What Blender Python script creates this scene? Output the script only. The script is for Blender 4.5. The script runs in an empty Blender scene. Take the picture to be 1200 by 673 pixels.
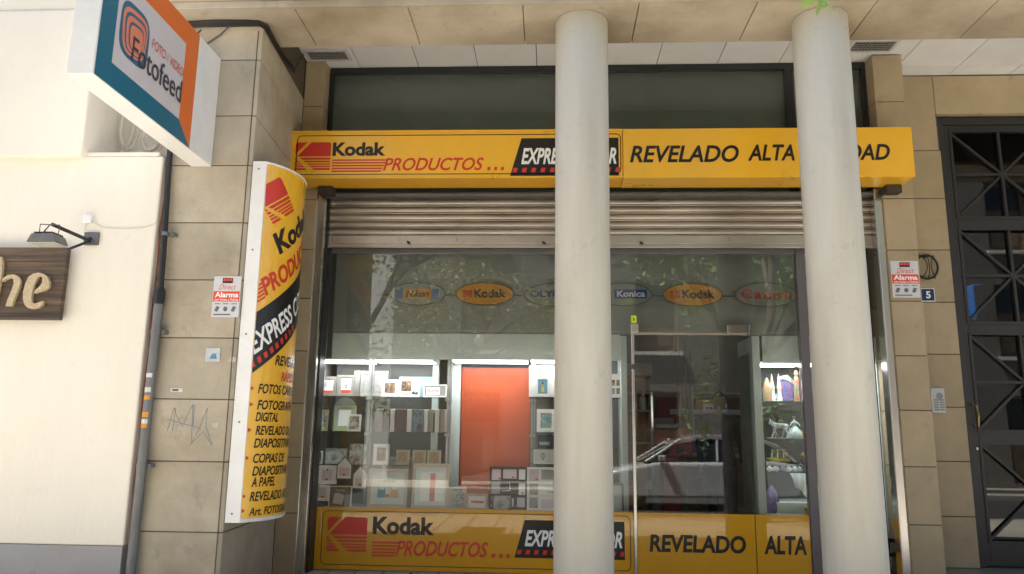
import bpy, bmesh, math, random
from mathutils import Vector, Matrix
random.seed(7)
sc = bpy.context.scene
col = sc.collection
R_ = math.radians

# ---------------------------------------------------------------- camera
YAW, PITCH, ROLL, EYE, FPX = 0.05204735, 0.1873388, 0.0133417, 1.2, 900.0
def cam_axes():
    f = Vector((-math.sin(YAW)*math.cos(PITCH), math.cos(YAW)*math.cos(PITCH), math.sin(PITCH)))
    r0 = Vector((math.cos(YAW), math.sin(YAW), 0)); u0 = r0.cross(f)
    c, s = math.cos(ROLL), math.sin(ROLL)
    return c*r0 + s*u0, -s*r0 + c*u0, f
CR, CU, CF = cam_axes()
cd = bpy.data.cameras.new('camera'); cam = bpy.data.objects.new('camera', cd); col.objects.link(cam)
cd.sensor_width = 36.0; cd.lens = FPX/1200*36; cd.clip_start = 0.05; cd.clip_end = 500
cam.matrix_world = Matrix(((CR.x, CU.x, -CF.x, 0), (CR.y, CU.y, -CF.y, 0), (CR.z, CU.z, -CF.z, EYE), (0, 0, 0, 1)))
sc.camera = cam
# ---------------------------------------------------------------- light
SUN_EL, SUN_AZ = R_(62), R_(-69)      # azimuth from +Y (behind the shop) towards -X
sun_dir = Vector((math.sin(SUN_AZ)*math.cos(SUN_EL), math.cos(SUN_AZ)*math.cos(SUN_EL), math.sin(SUN_EL)))
w = bpy.data.worlds.new('World'); sc.world = w; w.use_nodes = True
nt = w.node_tree; bg = nt.nodes['Background']
sky = nt.nodes.new('ShaderNodeTexSky'); sky.sky_type = 'NISHITA'; sky.sun_disc = False
sky.sun_elevation = SUN_EL; sky.sun_rotation = SUN_AZ
nt.links.new(sky.outputs[0], bg.inputs[0]); bg.inputs[1].default_value = 0.063
sl = bpy.data.lights.new('sun', 'SUN'); sl.energy = 5.0; sl.angle = R_(0.5); sl.color = (1, .94, .82)
so = bpy.data.objects.new('sun', sl); col.objects.link(so)
so.rotation_euler = (-sun_dir).to_track_quat('-Z', 'Y').to_euler()
so.location = (0, 0, 20)
vs = sc.view_settings; vs.view_transform = 'Standard'; vs.look = 'None'; vs.gamma = 1; vs.use_curve_mapping = False
vs.exposure = 2.22

# ---------------------------------------------------------------- helpers
def ray(x, y):
    return CF + CR*((x-600)/FPX) - CU*((y-336.5)/FPX)
def at(x, y, Y):
    d = ray(x, y); p = d*(Y/d.y); return Vector((p.x, p.y, p.z+EYE))
def rect(x0, y0, x1, y1, Y):
    ym, xm = (y0+y1)/2, (x0+x1)/2
    return at(x0, ym, Y).x, at(x1, ym, Y).x, at(xm, y1, Y).z, at(xm, y0, Y).z
ORG = {}
def tag(o, label, cat, group=None, kind=None):
    if label: o['label'] = label
    if cat: o['category'] = cat
    if group: o['group'] = group
    if kind: o['kind'] = kind
    return o
def thing(name, label, cat, loc, group=None):
    o = bpy.data.objects.new(name, None); o.empty_display_size = .1; col.objects.link(o)
    o.location = loc; ORG[o.name] = Vector(loc)
    return tag(o, label, cat, group)
class MB:
    def __init__(s): s.v = []; s.f = []
    def add(s, vs_, fs_):
        n = len(s.v); s.v += [Vector(p) for p in vs_]; s.f += [tuple(i+n for i in f) for f in fs_]; return s
    def box(s, x0, x1, y0, y1, z0, z1):
        return s.add([(x0,y0,z0),(x1,y0,z0),(x1,y1,z0),(x0,y1,z0),(x0,y0,z1),(x1,y0,z1),(x1,y1,z1),(x0,y1,z1)],
            [(0,3,2,1),(4,5,6,7),(0,1,5,4),(1,2,6,5),(2,3,7,6),(3,0,4,7)])
    def prism(s, pts, lo, hi, ax='y'):
        n = len(pts)
        m = {'y': lambda a, b, c: (a, c, b), 'x': lambda a, b, c: (c, a, b), 'z': lambda a, b, c: (a, b, c)}[ax]
        vv = [m(a, b, lo) for a, b in pts] + [m(a, b, hi) for a, b in pts]
        return s.add(vv, [tuple(range(n)), tuple(range(2*n-1, n-1, -1))] + [(i, i+n, (i+1) % n+n, (i+1) % n) for i in range(n)])
    def ring(s, o, i, y0, y1):
        # rectangular ring in XZ: o, i = (x0,x1,z0,z1)
        s.box(o[0], o[1], y0, y1, i[3], o[3]); s.box(o[0], o[1], y0, y1, o[2], i[2])
        s.box(o[0], i[0], y0, y1, i[2], i[3]); s.box(i[1], o[1], y0, y1, i[2], i[3]); return s
    def tube(s, pts, r, n=8, close=False):
        pts = [Vector(p) for p in pts]; rr = r if isinstance(r, (list, tuple)) else [r]*len(pts)
        base = len(s.v); up = Vector((.12, .31, .94)); m = len(pts)
        for k, p in enumerate(pts):
            a = pts[(k-1) % m] if close or k > 0 else p; b = pts[(k+1) % m] if close or k < m-1 else p
            t = (b-a).normalized(); q = t.cross(up)
            if q.length < .05: q = t.cross(Vector((1, 0, 0)))
            q.normalize(); e = q.cross(t)
            for j in range(n):
                an = 2*math.pi*j/n; s.v.append(p + (q*math.cos(an)+e*math.sin(an))*rr[k])
        for k in range(m if close else m-1):
            k2 = (k+1) % m
            for j in range(n):
                j2 = (j+1) % n
                s.f.append((base+k*n+j, base+k*n+j2, base+k2*n+j2, base+k2*n+j))
        if not close:
            s.f.append(tuple(base+j for j in range(n))); s.f.append(tuple(base+(m-1)*n+j for j in range(n-1, -1, -1)))
        return s
    def lathe(s, prof, c, n=20):
        # prof: (radius, z) about the vertical through c
        base = len(s.v); c = Vector(c)
        for r, z in prof:
            for j in range(n):
                a = 2*math.pi*j/n; s.v.append(c + Vector((r*math.cos(a), r*math.sin(a), z)))
        for k in range(len(prof)-1):
            for j in range(n):
                j2 = (j+1) % n; s.f.append((base+k*n+j, base+k*n+j2, base+(k+1)*n+j2, base+(k+1)*n+j))
        s.f.append(tuple(base+j for j in range(n-1, -1, -1))); s.f.append(tuple(base+(len(prof)-1)*n+j for j in range(n)))
        return s
    def map(s, fn):
        s.v = [Vector(fn(p)) for p in s.v]; return s
    def leanx(s, piv, ang):
        m = Matrix.Rotation(ang, 3, 'X'); piv = Vector(piv); return s.map(lambda p: m @ (p-piv) + piv)
    def rotz(s, piv, ang):
        m = Matrix.Rotation(ang, 3, 'Z'); piv = Vector(piv); return s.map(lambda p: m @ (p-piv) + piv)
    def build(s, name, m, parent=None, bevel=0, smooth=False, seg=2, label=None):
        me = bpy.data.meshes.new(name); o = ORG[parent.name] if parent else Vector((0, 0, 0))
        if not parent and s.v:
            xs = [p.x for p in s.v]; ys = [p.y for p in s.v]; zs = [p.z for p in s.v]
            o = Vector(((min(xs)+max(xs))/2, (min(ys)+max(ys))/2, min(zs)))
        me.from_pydata([tuple(p-o) for p in s.v], [], s.f); me.update()
        bm = bmesh.new(); bm.from_mesh(me); bmesh.ops.recalc_face_normals(bm, faces=bm.faces); bm.to_mesh(me); bm.free()
        ob = bpy.data.objects.new(name, me); col.objects.link(ob)
        ORG[ob.name] = o
        if parent: ob.parent = parent
        else: ob.location = o
        if m: me.materials.append(m)
        if smooth:
            for p in me.polygons: p.use_smooth = True
            try: me.set_sharp_from_angle(angle=R_(40))
            except Exception: pass
        if bevel:
            b = ob.modifiers.new('bevel', 'BEVEL'); b.width = bevel; b.segments = seg; b.limit_method = 'ANGLE'; b.angle_limit = R_(40)
        if label: ob['label'] = label
        return ob
def struct(name, mb, m, **k):
    o = mb.build(name, m, **k); o['kind'] = 'structure'; return o

_tc = {}
def text2d(s, shear=0.0, bold=0.0, space=1.0):
    key = (s, shear, bold, space)
    if key not in _tc:
        c = bpy.data.curves.new('lettering', 'FONT'); c.body = s; c.shear = shear; c.offset = bold; c.space_character = space
        c.resolution_u = 4
        o = bpy.data.objects.new('lettering', c); col.objects.link(o)
        dg = bpy.context.evaluated_depsgraph_get(); dg.update()
        me = bpy.data.meshes.new_from_object(o.evaluated_get(dg))
        vv = [tuple(v.co) for v in me.vertices]; ff = [tuple(p.vertices) for p in me.polygons]
        bpy.data.objects.remove(o); bpy.data.meshes.remove(me); bpy.data.curves.remove(c)
        _tc[key] = (vv, ff)
    return _tc[key]
def txt(mb, s, x0, x1, z0, z1, y, shear=0.0, bold=0.0, fn=None, space=1.0):
    """letters stretched into the box x0..x1, z0..z1 (plane facing -Y at y), or mapped through fn(u, v)"""
    vv, ff = text2d(s, shear, bold, space)
    xs = [v[0] for v in vv]; ys = [v[1] for v in vv]; a, b, c, d = min(xs), max(xs), min(ys), max(ys)
    out = []
    for v in vv:
        u = x0+(v[0]-a)/(b-a)*(x1-x0); q = z0+(v[1]-c)/(d-c)*(z1-z0)
        out.append(fn(u, q) if fn else (u, y, q))
    mb.add(out, ff); return mb
def flat(mb, pts, y=0, fn=None):
    mb.add([fn(a, b) if fn else (a, y, b) for a, b in pts], [tuple(range(len(pts)))]); return mb
def rrect(x0, x1, z0, z1, r, n=5):
    p = []
    for cx, cz, a0 in ((x1-r, z1-r, 0), (x0+r, z1-r, 90), (x0+r, z0+r, 180), (x1-r, z0+r, 270)):
        for k in range(n+1):
            a = R_(a0+90*k/n); p.append((cx+r*math.cos(a), cz+r*math.sin(a)))
    return p
def outline(mb, pts, wd, y=0, fn=None):
    n = len(pts); cx = sum(p[0] for p in pts)/n; cz = sum(p[1] for p in pts)/n
    inn = []
    for i, (a, b) in enumerate(pts):
        p, q = pts[i-1], pts[(i+1) % n]; t = Vector((q[0]-p[0], q[1]-p[1])).normalized(); inn.append((a-t.y*wd, b+t.x*wd))
    al = pts+inn
    mb.add([fn(a, b) if fn else (a, y, b) for a, b in al], [(i, (i+1) % n, (i+1) % n+n, i+n) for i in range(n)]); return mb
def ell(cx, cz, a, b, n=40):
    return [(cx+a*math.cos(2*math.pi*k/n), cz+b*math.sin(2*math.pi*k/n)) for k in range(n)]

# ---------------------------------------------------------------- materials
MATS = {}
def node(t, kind, **k):
    n = t.nodes.new(kind)
    for a, b in k.items(): setattr(n, a, b)
    return n
def mat(name, c, rough=.6, metal=0.0, var=.12, vscale=3.0, bump=0.0, bscale=40, spec=.5, coat=0.0, emit=0.0, island=0.0, c2=None, stretch=None, c2amt=.5, rvar=0.0, dirt=0.0):
    if name in MATS: return MATS[name]
    m = bpy.data.materials.new(name); m.use_nodes = True; t = m.node_tree; b = t.nodes['Principled BSDF']
    b.inputs['Roughness'].default_value = rough; b.inputs['Metallic'].default_value = metal
    b.inputs['Specular IOR Level'].default_value = spec; b.inputs['Coat Weight'].default_value = coat; b.inputs['Coat Roughness'].default_value = .03
    tc = node(t, 'ShaderNodeTexCoord'); mp = node(t, 'ShaderNodeMapping'); t.links.new(tc.outputs['Object'], mp.inputs[0])
    if stretch: mp.inputs['Scale'].default_value = stretch
    n1 = node(t, 'ShaderNodeTexNoise'); n1.inputs['Scale'].default_value = vscale; n1.inputs['Detail'].default_value = 8; n1.inputs['Roughness'].default_value = .65
    t.links.new(mp.outputs[0], n1.inputs['Vector'])
    rp = node(t, 'ShaderNodeMapRange'); rp.inputs[1].default_value = .3; rp.inputs[2].default_value = .7
    rp.inputs[3].default_value = 1-var; rp.inputs[4].default_value = 1+var*.6
    t.links.new(n1.outputs['Fac'], rp.inputs[0])
    src = rp.outputs[0]
    if island:
        g = node(t, 'ShaderNodeNewGeometry'); r2 = node(t, 'ShaderNodeMapRange'); r2.inputs[3].default_value = 1-island; r2.inputs[4].default_value = 1+island
        t.links.new(g.outputs['Random Per Island'], r2.inputs[0])
        mm = node(t, 'ShaderNodeMath', operation='MULTIPLY'); t.links.new(src, mm.inputs[0]); t.links.new(r2.outputs[0], mm.inputs[1]); src = mm.outputs[0]
    if dirt:
        n4 = node(t, 'ShaderNodeTexNoise'); n4.inputs['Scale'].default_value = 4.5; n4.inputs['Detail'].default_value = 12; n4.inputs['Roughness'].default_value = .75; n4.inputs['Distortion'].default_value = .4
        mp4 = node(t, 'ShaderNodeMapping'); mp4.inputs['Location'].default_value = (5.3, 1.9, 8.2); t.links.new(tc.outputs['Object'], mp4.inputs[0]); t.links.new(mp4.outputs[0], n4.inputs['Vector'])
        r4 = node(t, 'ShaderNodeMapRange'); r4.inputs[1].default_value = .58; r4.inputs[2].default_value = .74; r4.inputs[3].default_value = 1; r4.inputs[4].default_value = 1-dirt
        t.links.new(n4.outputs['Fac'], r4.inputs[0]); m4 = node(t, 'ShaderNodeMath', operation='MULTIPLY'); t.links.new(src, m4.inputs[0]); t.links.new(r4.outputs[0], m4.inputs[1]); src = m4.outputs[0]
    base = None
    if c2:
        n2 = node(t, 'ShaderNodeTexNoise'); n2.inputs['Scale'].default_value = vscale*.55; n2.inputs['Detail'].default_value = 9; n2.inputs['Roughness'].default_value = .6
        mp2 = node(t, 'ShaderNodeMapping'); mp2.inputs['Location'].default_value = (3.1, 7.7, 1.3)
        if stretch: mp2.inputs['Scale'].default_value = stretch
        t.links.new(tc.outputs['Object'], mp2.inputs[0]); t.links.new(mp2.outputs[0], n2.inputs['Vector'])
        r3 = node(t, 'ShaderNodeMapRange'); r3.inputs[1].default_value = .42; r3.inputs[2].default_value = .68; r3.inputs[4].default_value = c2amt
        t.links.new(n2.outputs['Fac'], r3.inputs[0])
        mx = node(t, 'ShaderNodeMix', data_type='RGBA'); mx.inputs[6].default_value = (*c, 1); mx.inputs[7].default_value = (*c2, 1)
        t.links.new(r3.outputs[0], mx.inputs[0]); base = mx.outputs[2]
    mv = node(t, 'ShaderNodeVectorMath', operation='SCALE'); mv.inputs[0].default_value = c
    if base: t.links.new(base, mv.inputs[0])
    t.links.new(src, mv.inputs['Scale']); t.links.new(mv.outputs[0], b.inputs['Base Color'])
    if rvar:
        rr = node(t, 'ShaderNodeMapRange'); rr.inputs[1].default_value = .3; rr.inputs[2].default_value = .7; rr.inputs[3].default_value = max(.02, rough-rvar); rr.inputs[4].default_value = rough+rvar
        t.links.new(n1.outputs['Fac'], rr.inputs[0]); t.links.new(rr.outputs[0], b.inputs['Roughness'])
    if bump:
        n3 = node(t, 'ShaderNodeTexNoise'); n3.inputs['Scale'].default_value = bscale; n3.inputs['Detail'].default_value = 6
        t.links.new(mp.outputs[0], n3.inputs['Vector'])
        bp = node(t, 'ShaderNodeBump'); bp.inputs['Strength'].default_value = bump; bp.inputs['Distance'].default_value = .01
        t.links.new(n3.outputs['Fac'], bp.inputs['Height']); t.links.new(bp.outputs[0], b.inputs['Normal'])
    if emit:
        b.inputs['Emission Color'].default_value = (*c, 1); b.inputs['Emission Strength'].default_value = emit
    MATS[name] = m; return m
def glass(name, tint=(.93, .95, .93), ior=1.75, rough=0.0):
    if name in MATS: return MATS[name]
    m = bpy.data.materials.new(name); m.use_nodes = True; t = m.node_tree; t.nodes.clear()
    out = node(t, 'ShaderNodeOutputMaterial'); mix = node(t, 'ShaderNodeMixShader'); fr = node(t, 'ShaderNodeFresnel'); fr.inputs[0].default_value = ior
    tr = node(t, 'ShaderNodeBsdfTransparent'); tr.inputs[0].default_value = (*tint, 1); gl = node(t, 'ShaderNodeBsdfGlossy'); gl.inputs['Roughness'].default_value = rough
    t.links.new(fr.outputs[0], mix.inputs[0]); t.links.new(tr.outputs[0], mix.inputs[1]); t.links.new(gl.outputs[0], mix.inputs[2]); t.links.new(mix.outputs[0], out.inputs[0])
    # a faint waviness, as in real float glass
    nz = node(t, 'ShaderNodeTexNoise'); nz.inputs['Scale'].default_value = 1.6; tc = node(t, 'ShaderNodeTexCoord'); t.links.new(tc.outputs['Object'], nz.inputs['Vector'])
    bp = node(t, 'ShaderNodeBump'); bp.inputs['Strength'].default_value = .02; bp.inputs['Distance'].default_value = .01
    t.links.new(nz.outputs['Fac'], bp.inputs['Height']); t.links.new(bp.outputs[0], gl.inputs['Normal'])
    MATS[name] = m; return m
def photo(name, cols, scale=9.0, seed=0):
    """a small printed picture: soft patches of a few inks"""
    if name in MATS: return MATS[name]
    m = bpy.data.materials.new(name); m.use_nodes = True; t = m.node_tree; b = t.nodes['Principled BSDF']; b.inputs['Roughness'].default_value = .35
    tc = node(t, 'ShaderNodeTexCoord'); mp = node(t, 'ShaderNodeMapping'); mp.inputs['Location'].default_value = (seed*3.7, seed*1.3, seed*2.1)
    n = node(t, 'ShaderNodeTexNoise'); n.inputs['Scale'].default_value = scale; n.inputs['Detail'].default_value = 5; n.inputs['Distortion'].default_value = .6
    r = node(t, 'ShaderNodeValToRGB'); t.links.new(tc.outputs['Object'], mp.inputs[0]); t.links.new(mp.outputs[0], n.inputs['Vector']); t.links.new(n.outputs['Fac'], r.inputs[0])
    e = r.color_ramp.elements
    for k, c in enumerate(cols):
        p = .3+.4*k/(len(cols)-1)
        x = e[k] if k < 2 else e.new(p)
        x.position = p; x.color = (*c, 1)
    t.links.new(r.outputs[0], b.inputs['Base Color']); MATS[name] = m; return m

stone = mat('pier limestone', (.47, .415, .325), .75, var=.22, vscale=2.2, bump=.3, bscale=60, island=.12, c2=(.33, .275, .2), c2amt=.85, dirt=.35)
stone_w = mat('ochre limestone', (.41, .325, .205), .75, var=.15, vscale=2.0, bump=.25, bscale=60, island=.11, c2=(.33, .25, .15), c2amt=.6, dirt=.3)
stone_b = mat('beam limestone', (.47, .41, .32), .75, var=.18, vscale=1.6, bump=.25, bscale=50, island=.06, c2=(.27, .205, .13), c2amt=.85, dirt=.4)
joint = mat('dark joint', (.11, .085, .06), .9)
plaster = mat('cream plaster', (.77, .725, .645), .85, var=.05, vscale=1.3, bump=.35, bscale=30, c2=(.72, .66, .56), c2amt=.4, stretch=(1, 1, .3), dirt=.12)
plinth_p = mat('grey plinth paint', (.34, .33, .335), .8, var=.12, dirt=.35)
concrete = mat('painted concrete', (.56, .535, .47), .7, var=.10, vscale=2.5, bump=.35, bscale=22, c2=(.42, .38, .30), c2amt=.7, dirt=.28, stretch=(1.6, 1.6, .22))
white_tile = mat('ceiling tile white', (.74, .735, .74), .8, var=.06, island=.03)
white_enam = mat('white enamel', (.78, .78, .78), .35, var=.07, vscale=5)
black_paint = mat('black paint', (.014, .014, .015), .4)
dark_frame = mat('dark aluminium', (.03, .032, .033), .4, metal=.3)
grey_al = mat('grey aluminium', (.20, .195, .20), .45, metal=.4)
lintel_grey = mat('weathered grey steel', (.16, .155, .15), .5, metal=.3, var=.25, vscale=6)
steel = mat('brushed steel', (.62, .60, .57), .22, metal=1, var=.14, vscale=5, rvar=.1, stretch=(1, 1, .12))
shut = mat('shutter steel', (.47, .43, .385), .36, metal=.75, var=.35, vscale=2.2, c2=(.30, .25, .20), c2amt=.7, dirt=.25, stretch=(.7, 1, 5), rvar=.1)
yel = mat('sign yellow', (.86, .46, .022), .32, var=.08, vscale=1.5, coat=.3, rvar=.1, dirt=.2, c2=(.80, .47, .06), c2amt=.6, stretch=(1, 1, .4))
yel_d = mat('sign yellow edge', (.80, .40, .018), .4, var=.1)
yel_b = mat('yellow film on glass', (.62, .31, .006), .25, spec=.2, var=.05, coat=1.0)
yel_b.node_tree.nodes['Principled BSDF'].inputs['Coat IOR'].default_value = 1.5; yel_b.node_tree.nodes['Principled BSDF'].inputs['Coat Roughness'].default_value = .015
red = mat('sign red', (.60, .035, .02), .4, var=.05)
blk = mat('sign black', (.012, .011, .011), .35)
wht = mat('sign white', (.85, .85, .85), .4, var=.03)
# ---------------------------------------------------------------- the ground
mb = MB().box(-60, 60, -60, 60, -.5, -.28); struct('ground', mb, mat('earth', (.2, .18, .15), .9))
asph = mat('asphalt', (.055, .055, .056), .85, var=.2, vscale=12, bump=.5, bscale=150)
struct('road', MB().box(-40, 40, -5.2, .6, -.28, -.262), asph)
pave = mat('pavement slab', (.50, .465, .41), .7, var=.14, vscale=2, island=.09, bump=.2)
mb = MB()
for i in range(-26, 27):
    for j in range(7):
        mb.box(i*.4+.008, i*.4+.392, .78+j*.4+.008, .78+j*.4+.392, -.2, -.13)
struct('pavement', mb, pave, bevel=.004, seg=1)
struct('pavement_bed', MB().box(-11, 11, .775, 3.6, -.279, -.136), joint)
kerb = mat('kerb granite', (.34, .33, .32), .8, var=.15, vscale=20)
mb = MB()
for i in range(-12, 12): mb.box(i+.004, i+.996, .6, .774, -.279, -.125)
struct('kerb', mb, kerb, bevel=.012)
mb = MB()
for i in range(-44, 45):
    for j in range(15): mb.box(i*.24+.008, i*.24+.232, 3.602+j*.24+.008, 3.602+j*.24+.232, -.02, 0)
struct('portico_bed', MB().box(-11, 11, 3.602, 7.2, -.28, -.006), joint)
struct('portico_floor', mb, mat('portico paving', (.47, .44, .38), .55, var=.15, island=.06), bevel=.003, seg=1)
struct('far_pavement', MB().box(-40, 40, -8.2, -5.2, -.279, -.13), mat('far slabs', (.42, .39, .34), .8, var=.1), bevel=.02)

# ---------------------------------------------------------------- stone building
ZB = 4.315           # beam soffit
ZC = 4.67            # ceiling of the portico
bld = thing('stone_building', 'pale limestone building front with heavy beam over the photo shop and white tiled portico ceiling', 'building', (0, 6, 0))
def courses(poly_fn, zs, gap=.007):
    m = MB()
    for a, b in zip(zs[:-1], zs[1:]): m.prism(poly_fn, a+gap/2, b-gap/2, 'z')
    return m
zl = [-.05, .5, .973, 1.403, 1.84, 2.265, 2.696, 3.14, 3.535, 3.991, 4.275]
pp = [(-2.885, 5.37), (-2.262, 5.37), (-2.242, 5.385), (-2.345, 6.7), (-2.885, 6.7)]
courses(pp, zl).build('pier', stone, bld, bevel=.005)
MB().prism([(-2.88, 5.376), (-2.266, 5.376), (-2.248, 5.391), (-2.352, 6.69), (-2.88, 6.69)], -.05, 4.66, 'z').build('pier_core', joint, bld)
# narrow corner bead at the front right arris
MB().prism([(-2.274, 5.3655), (-2.268, 5.3655), (-2.268, 5.3725), (-2.274, 5.3725)], 0, 4.23, 'z').build('corner_bead', joint, bld)
zr = [-.05, .5, .965, 1.428, 1.888, 2.361, 2.815, 3.285, 3.74, 4.199, 4.66]
courses([(-2.343, 6.7), (-2.158, 6.7), (-2.158, 7.2), (-2.343, 7.2)], zr).build('pier', stone_w, bld, bevel=.005)
MB().box(-2.338, -2.164, 6.707, 7.2, -.05, 4.66).box(-2.95, -2.339, 6.72, 7.2, -.05, 5.2).build('pier_core', joint, bld)  # wide box is an unseen backing added to stop a light leak
XR0, XR1 = at(1020, 66, 6.7).x, at(1054, 66, 6.7).x
XR0b, XR1b = at(1066, 600, 6.7).x, at(1105, 600, 6.7).x
XR0, XR1 = (XR0+XR0b)/2, (XR1+XR1b)/2
courses([(XR0, 6.7), (XR1, 6.7), (XR1, 7.3), (XR0, 7.3)], [.1]+zr[1:]).build('pier', stone_w, bld, bevel=.005)
MB().box(XR0+.006, XR1-.006, 6.707, 7.3, 0, 4.66).build('pier_core', joint, bld)
# recessed wall beside the house door
XD = at(1124, 400, 7.15).x
zq = [.1, .53, 1.0, 1.475, 1.95, 2.43, 2.924, 3.424, 3.9]
XS = at(1098, 150, 7.15).x
m = MB()
for a, b in zip(zq[:-1], zq[1:]): m.box(XR1+.002, XD-.003, 7.15, 7.4, a+.004, b-.004)
ZDT = at(1150, 137, 7.2).z
m.box(XR1+.002, XS-.003, 7.15, 7.4, 3.904, 4.66)
for x in (XS+.003,):
    m.box(x, x+1.9, 7.15, 7.4, ZDT+.012, 4.66); m.box(x+1.906, x+3.4, 7.15, 7.4, -.0, 4.66)
m.build('wall', stone_w, bld, bevel=.004)
MB().box(XR1, XD-.006, 7.157, 7.41, 0, 4.65).box(XD-.006, 8, 7.157, 7.41, ZDT+.02, 4.65).build('wall_core', joint, bld)
# beam with slabs
m = MB(); m2 = MB(); xs = [-2.885] + [-1.94+.86*k for k in range(0, 12)]
for a, b in zip(xs[:-1], xs[1:]):
    m.box(a+.003, b-.003, 5.205, 5.79, ZB, ZB+.04)                     # soffit slab
    m.box(a+.003, b-.003, 5.15, 5.2, ZB+.055, ZB+.6)                   # front slab
m.box(-2.885, 7.5, 5.17, 5.204, ZB-.004, ZB+.051)
m.build('beam', stone_b, bld, bevel=.004)
MB().box(-2.884, 7.5, 5.19, 5.785, ZB+.03, ZB+.6).build('beam_core', joint, bld)
MB().box(-2.884, 7.5, 5.22, 7.8, ZB+.602, 4.94).build('shade_slab', stone_b, bld)  # unseen slab for the upper storeys, height set so sun reaches the paving
# portico ceiling
m = MB(); xt = [-.147+.571*k for k in range(-5, 13)]
yt = [5.80, 5.83, 6.40, 6.97, 7.15]
vents = ((at(383, 64, 6.6), .42), (at(1031, 53, 6.6), .42))
for a, b in zip(xt[:-1], xt[1:]):
    for c, d in zip(yt[:-1], yt[1:]):
        a2 = max(a, -2.35)
        if b <= -2.35: continue
        m.box(a2+.004, b-.004, c+.003, d-.003, ZC, ZC+.012)
m.build('ceiling_tile', white_tile, bld)
MB().box(-2.40, 7.2, 5.79, 7.16, ZC+.013, ZC+.05).build('ceiling_core', mat('ceiling shadow gap', (.05, .045, .04), .9), bld)
def atz(x, y, z):
    d = ray(x, y); t = (z-EYE)/d.z; return Vector((d.x*t, d.y*t, z))
for i, (p, q, lab) in enumerate(((atz(359, 60, ZC), atz(407, 69, ZC), 'slotted ceiling vent above the left end of the long yellow sign'), (atz(1003, 48, ZC), atz(1058, 59, ZC), 'slotted ceiling vent beside the right hand column'))):
    x0, x1 = p.x, p.x+.36; y0, y1 = min(p.y, q.y)-.0, max(p.y, q.y)+.0
    v = thing('ceiling_vent', lab, 'vent', ((x0+x1)/2, (y0+y1)/2, ZC), 'vents in the portico ceiling')
    mm = MB(); mm.box(x0-.03, x1+.03, y0-.03, y0, ZC-.012, ZC-.001); mm.box(x0-.03, x1+.03, y1, y1+.03, ZC-.012, ZC-.001)
    mm.box(x0-.03, x0, y0, y1, ZC-.012, ZC-.001); mm.box(x1, x1+.03, y0, y1, ZC-.012, ZC-.001)
    mm.build('frame', mat('vent frame', (.62, .61, .60), .5, var=.1), v, bevel=.002)
    MB().box(x0, x1, y0, y1, ZC-.004, ZC-.002).build('backing', black_paint, v)
    mm = MB(); n = 5
    for k in range(n):
        yy = y0+(y1-y0)*(k+.5)/n; mm.box(x0, x1, yy-.004, yy+.004, ZC-.011, ZC-.005)
    for k in range(12):
        xx = x0+(x1-x0)*(k+.5)/12; mm.box(xx-.002, xx+.002, y0, y1, ZC-.0095, ZC-.006)
    mm.build('grille', mat('vent grime', (.30, .285, .265), .6, var=.4, vscale=30), v)
# landing before the house door
struct('door_step', MB().box(XR0-.02, 7.0, 6.45, 7.4, .002, .1), mat('green step stone', (.16, .17, .15), .35, var=.2), bevel=.01)

# columns
for x, lab in ((.226, 'pale round concrete column standing before the shutter middle, left of the glass door'), (2.028, 'pale round concrete column standing before the right end of the shop front')):
    c = thing('column', lab, 'column', (x, 5.47, 0), 'round columns carrying the beam')
    MB().lathe([(.205, .0), (.205, .4), (.2025, 1.5), (.2, 2.6), (.2, ZB-.012), (.196, ZB-.003)], (x, 5.47, 0), 64).build('shaft', concrete, c, smooth=True)
    MB().lathe([(.235, 0.002), (.235, .1), (.21, .13)], (x, 5.47, 0), 48).build('base', concrete, c, smooth=True)

# ---------------------------------------------------------------- cream neighbour
nb = thing('neighbour_building', 'cream plastered house with grey painted foot left of the stone pier', 'building', (-5, 6, 0))
XN = -2.89; ZL = 3.225
XM = at(100, 150, 5.25).x
m = MB().box(-9, XN, 5.3, 5.9, .41, ZL-.035).box(-9, XN-.03, 5.3, 5.8, ZL-.035, ZL)
m.build('wall', plaster, nb, bevel=.012)
MB().box(-9, XN-.004, 5.298, 5.9, -.1, .408).build('foot', plinth_p, nb)
MB().box(-9, XM, 5.235, 5.9, ZL-.06, 4.36).box(-9, XM, 5.255, 5.9, 4.363, 4.62).box(-9, XN-.02, 5.22, 5.9, 4.623, 4.95).build('bay_wall', plaster, nb, bevel=.015)
MB().box(XM, XN+.004, 5.72, 5.9, ZL, 4.62).build('niche_wall', plaster, nb)
MB().box(-9, XN, 5.9, 7, -.1, 5.0).build('rear_wall', plaster, nb)
# loose cable coils in the niche
cream_c = mat('cream cable', (.62, .57, .48), .5)
def arc_pts(c, rx, rz, a0, a1, n, y): return [(c[0]+rx*math.cos(R_(a0+(a1-a0)*k/n)), y, c[1]+rz*math.sin(R_(a0+(a1-a0)*k/n))) for k in range(n+1)]
for cx, cy, rx, rz, nn, lab in ((150, 150, .05, .17, 4, 'tall coil of pale cable hanging in the niche of the cream wall'), (176, 166, .06, .09, 4, 'small coil of pale cable nearest the grey pipe, in the niche')):
    p = at(cx, cy, 5.55); m = MB()
    for k in range(nn):
        m.tube(arc_pts((p.x+random.uniform(-.015, .015), p.z+.02), rx*(1+.18*k), rz*(1+.06*k), 0, 360, 28, 5.55+.012*k)[:-1], .006, 6, True)
    tag(m.build('cable_coil', cream_c, smooth=True), lab, 'cable', 'coils in the niche')

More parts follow.
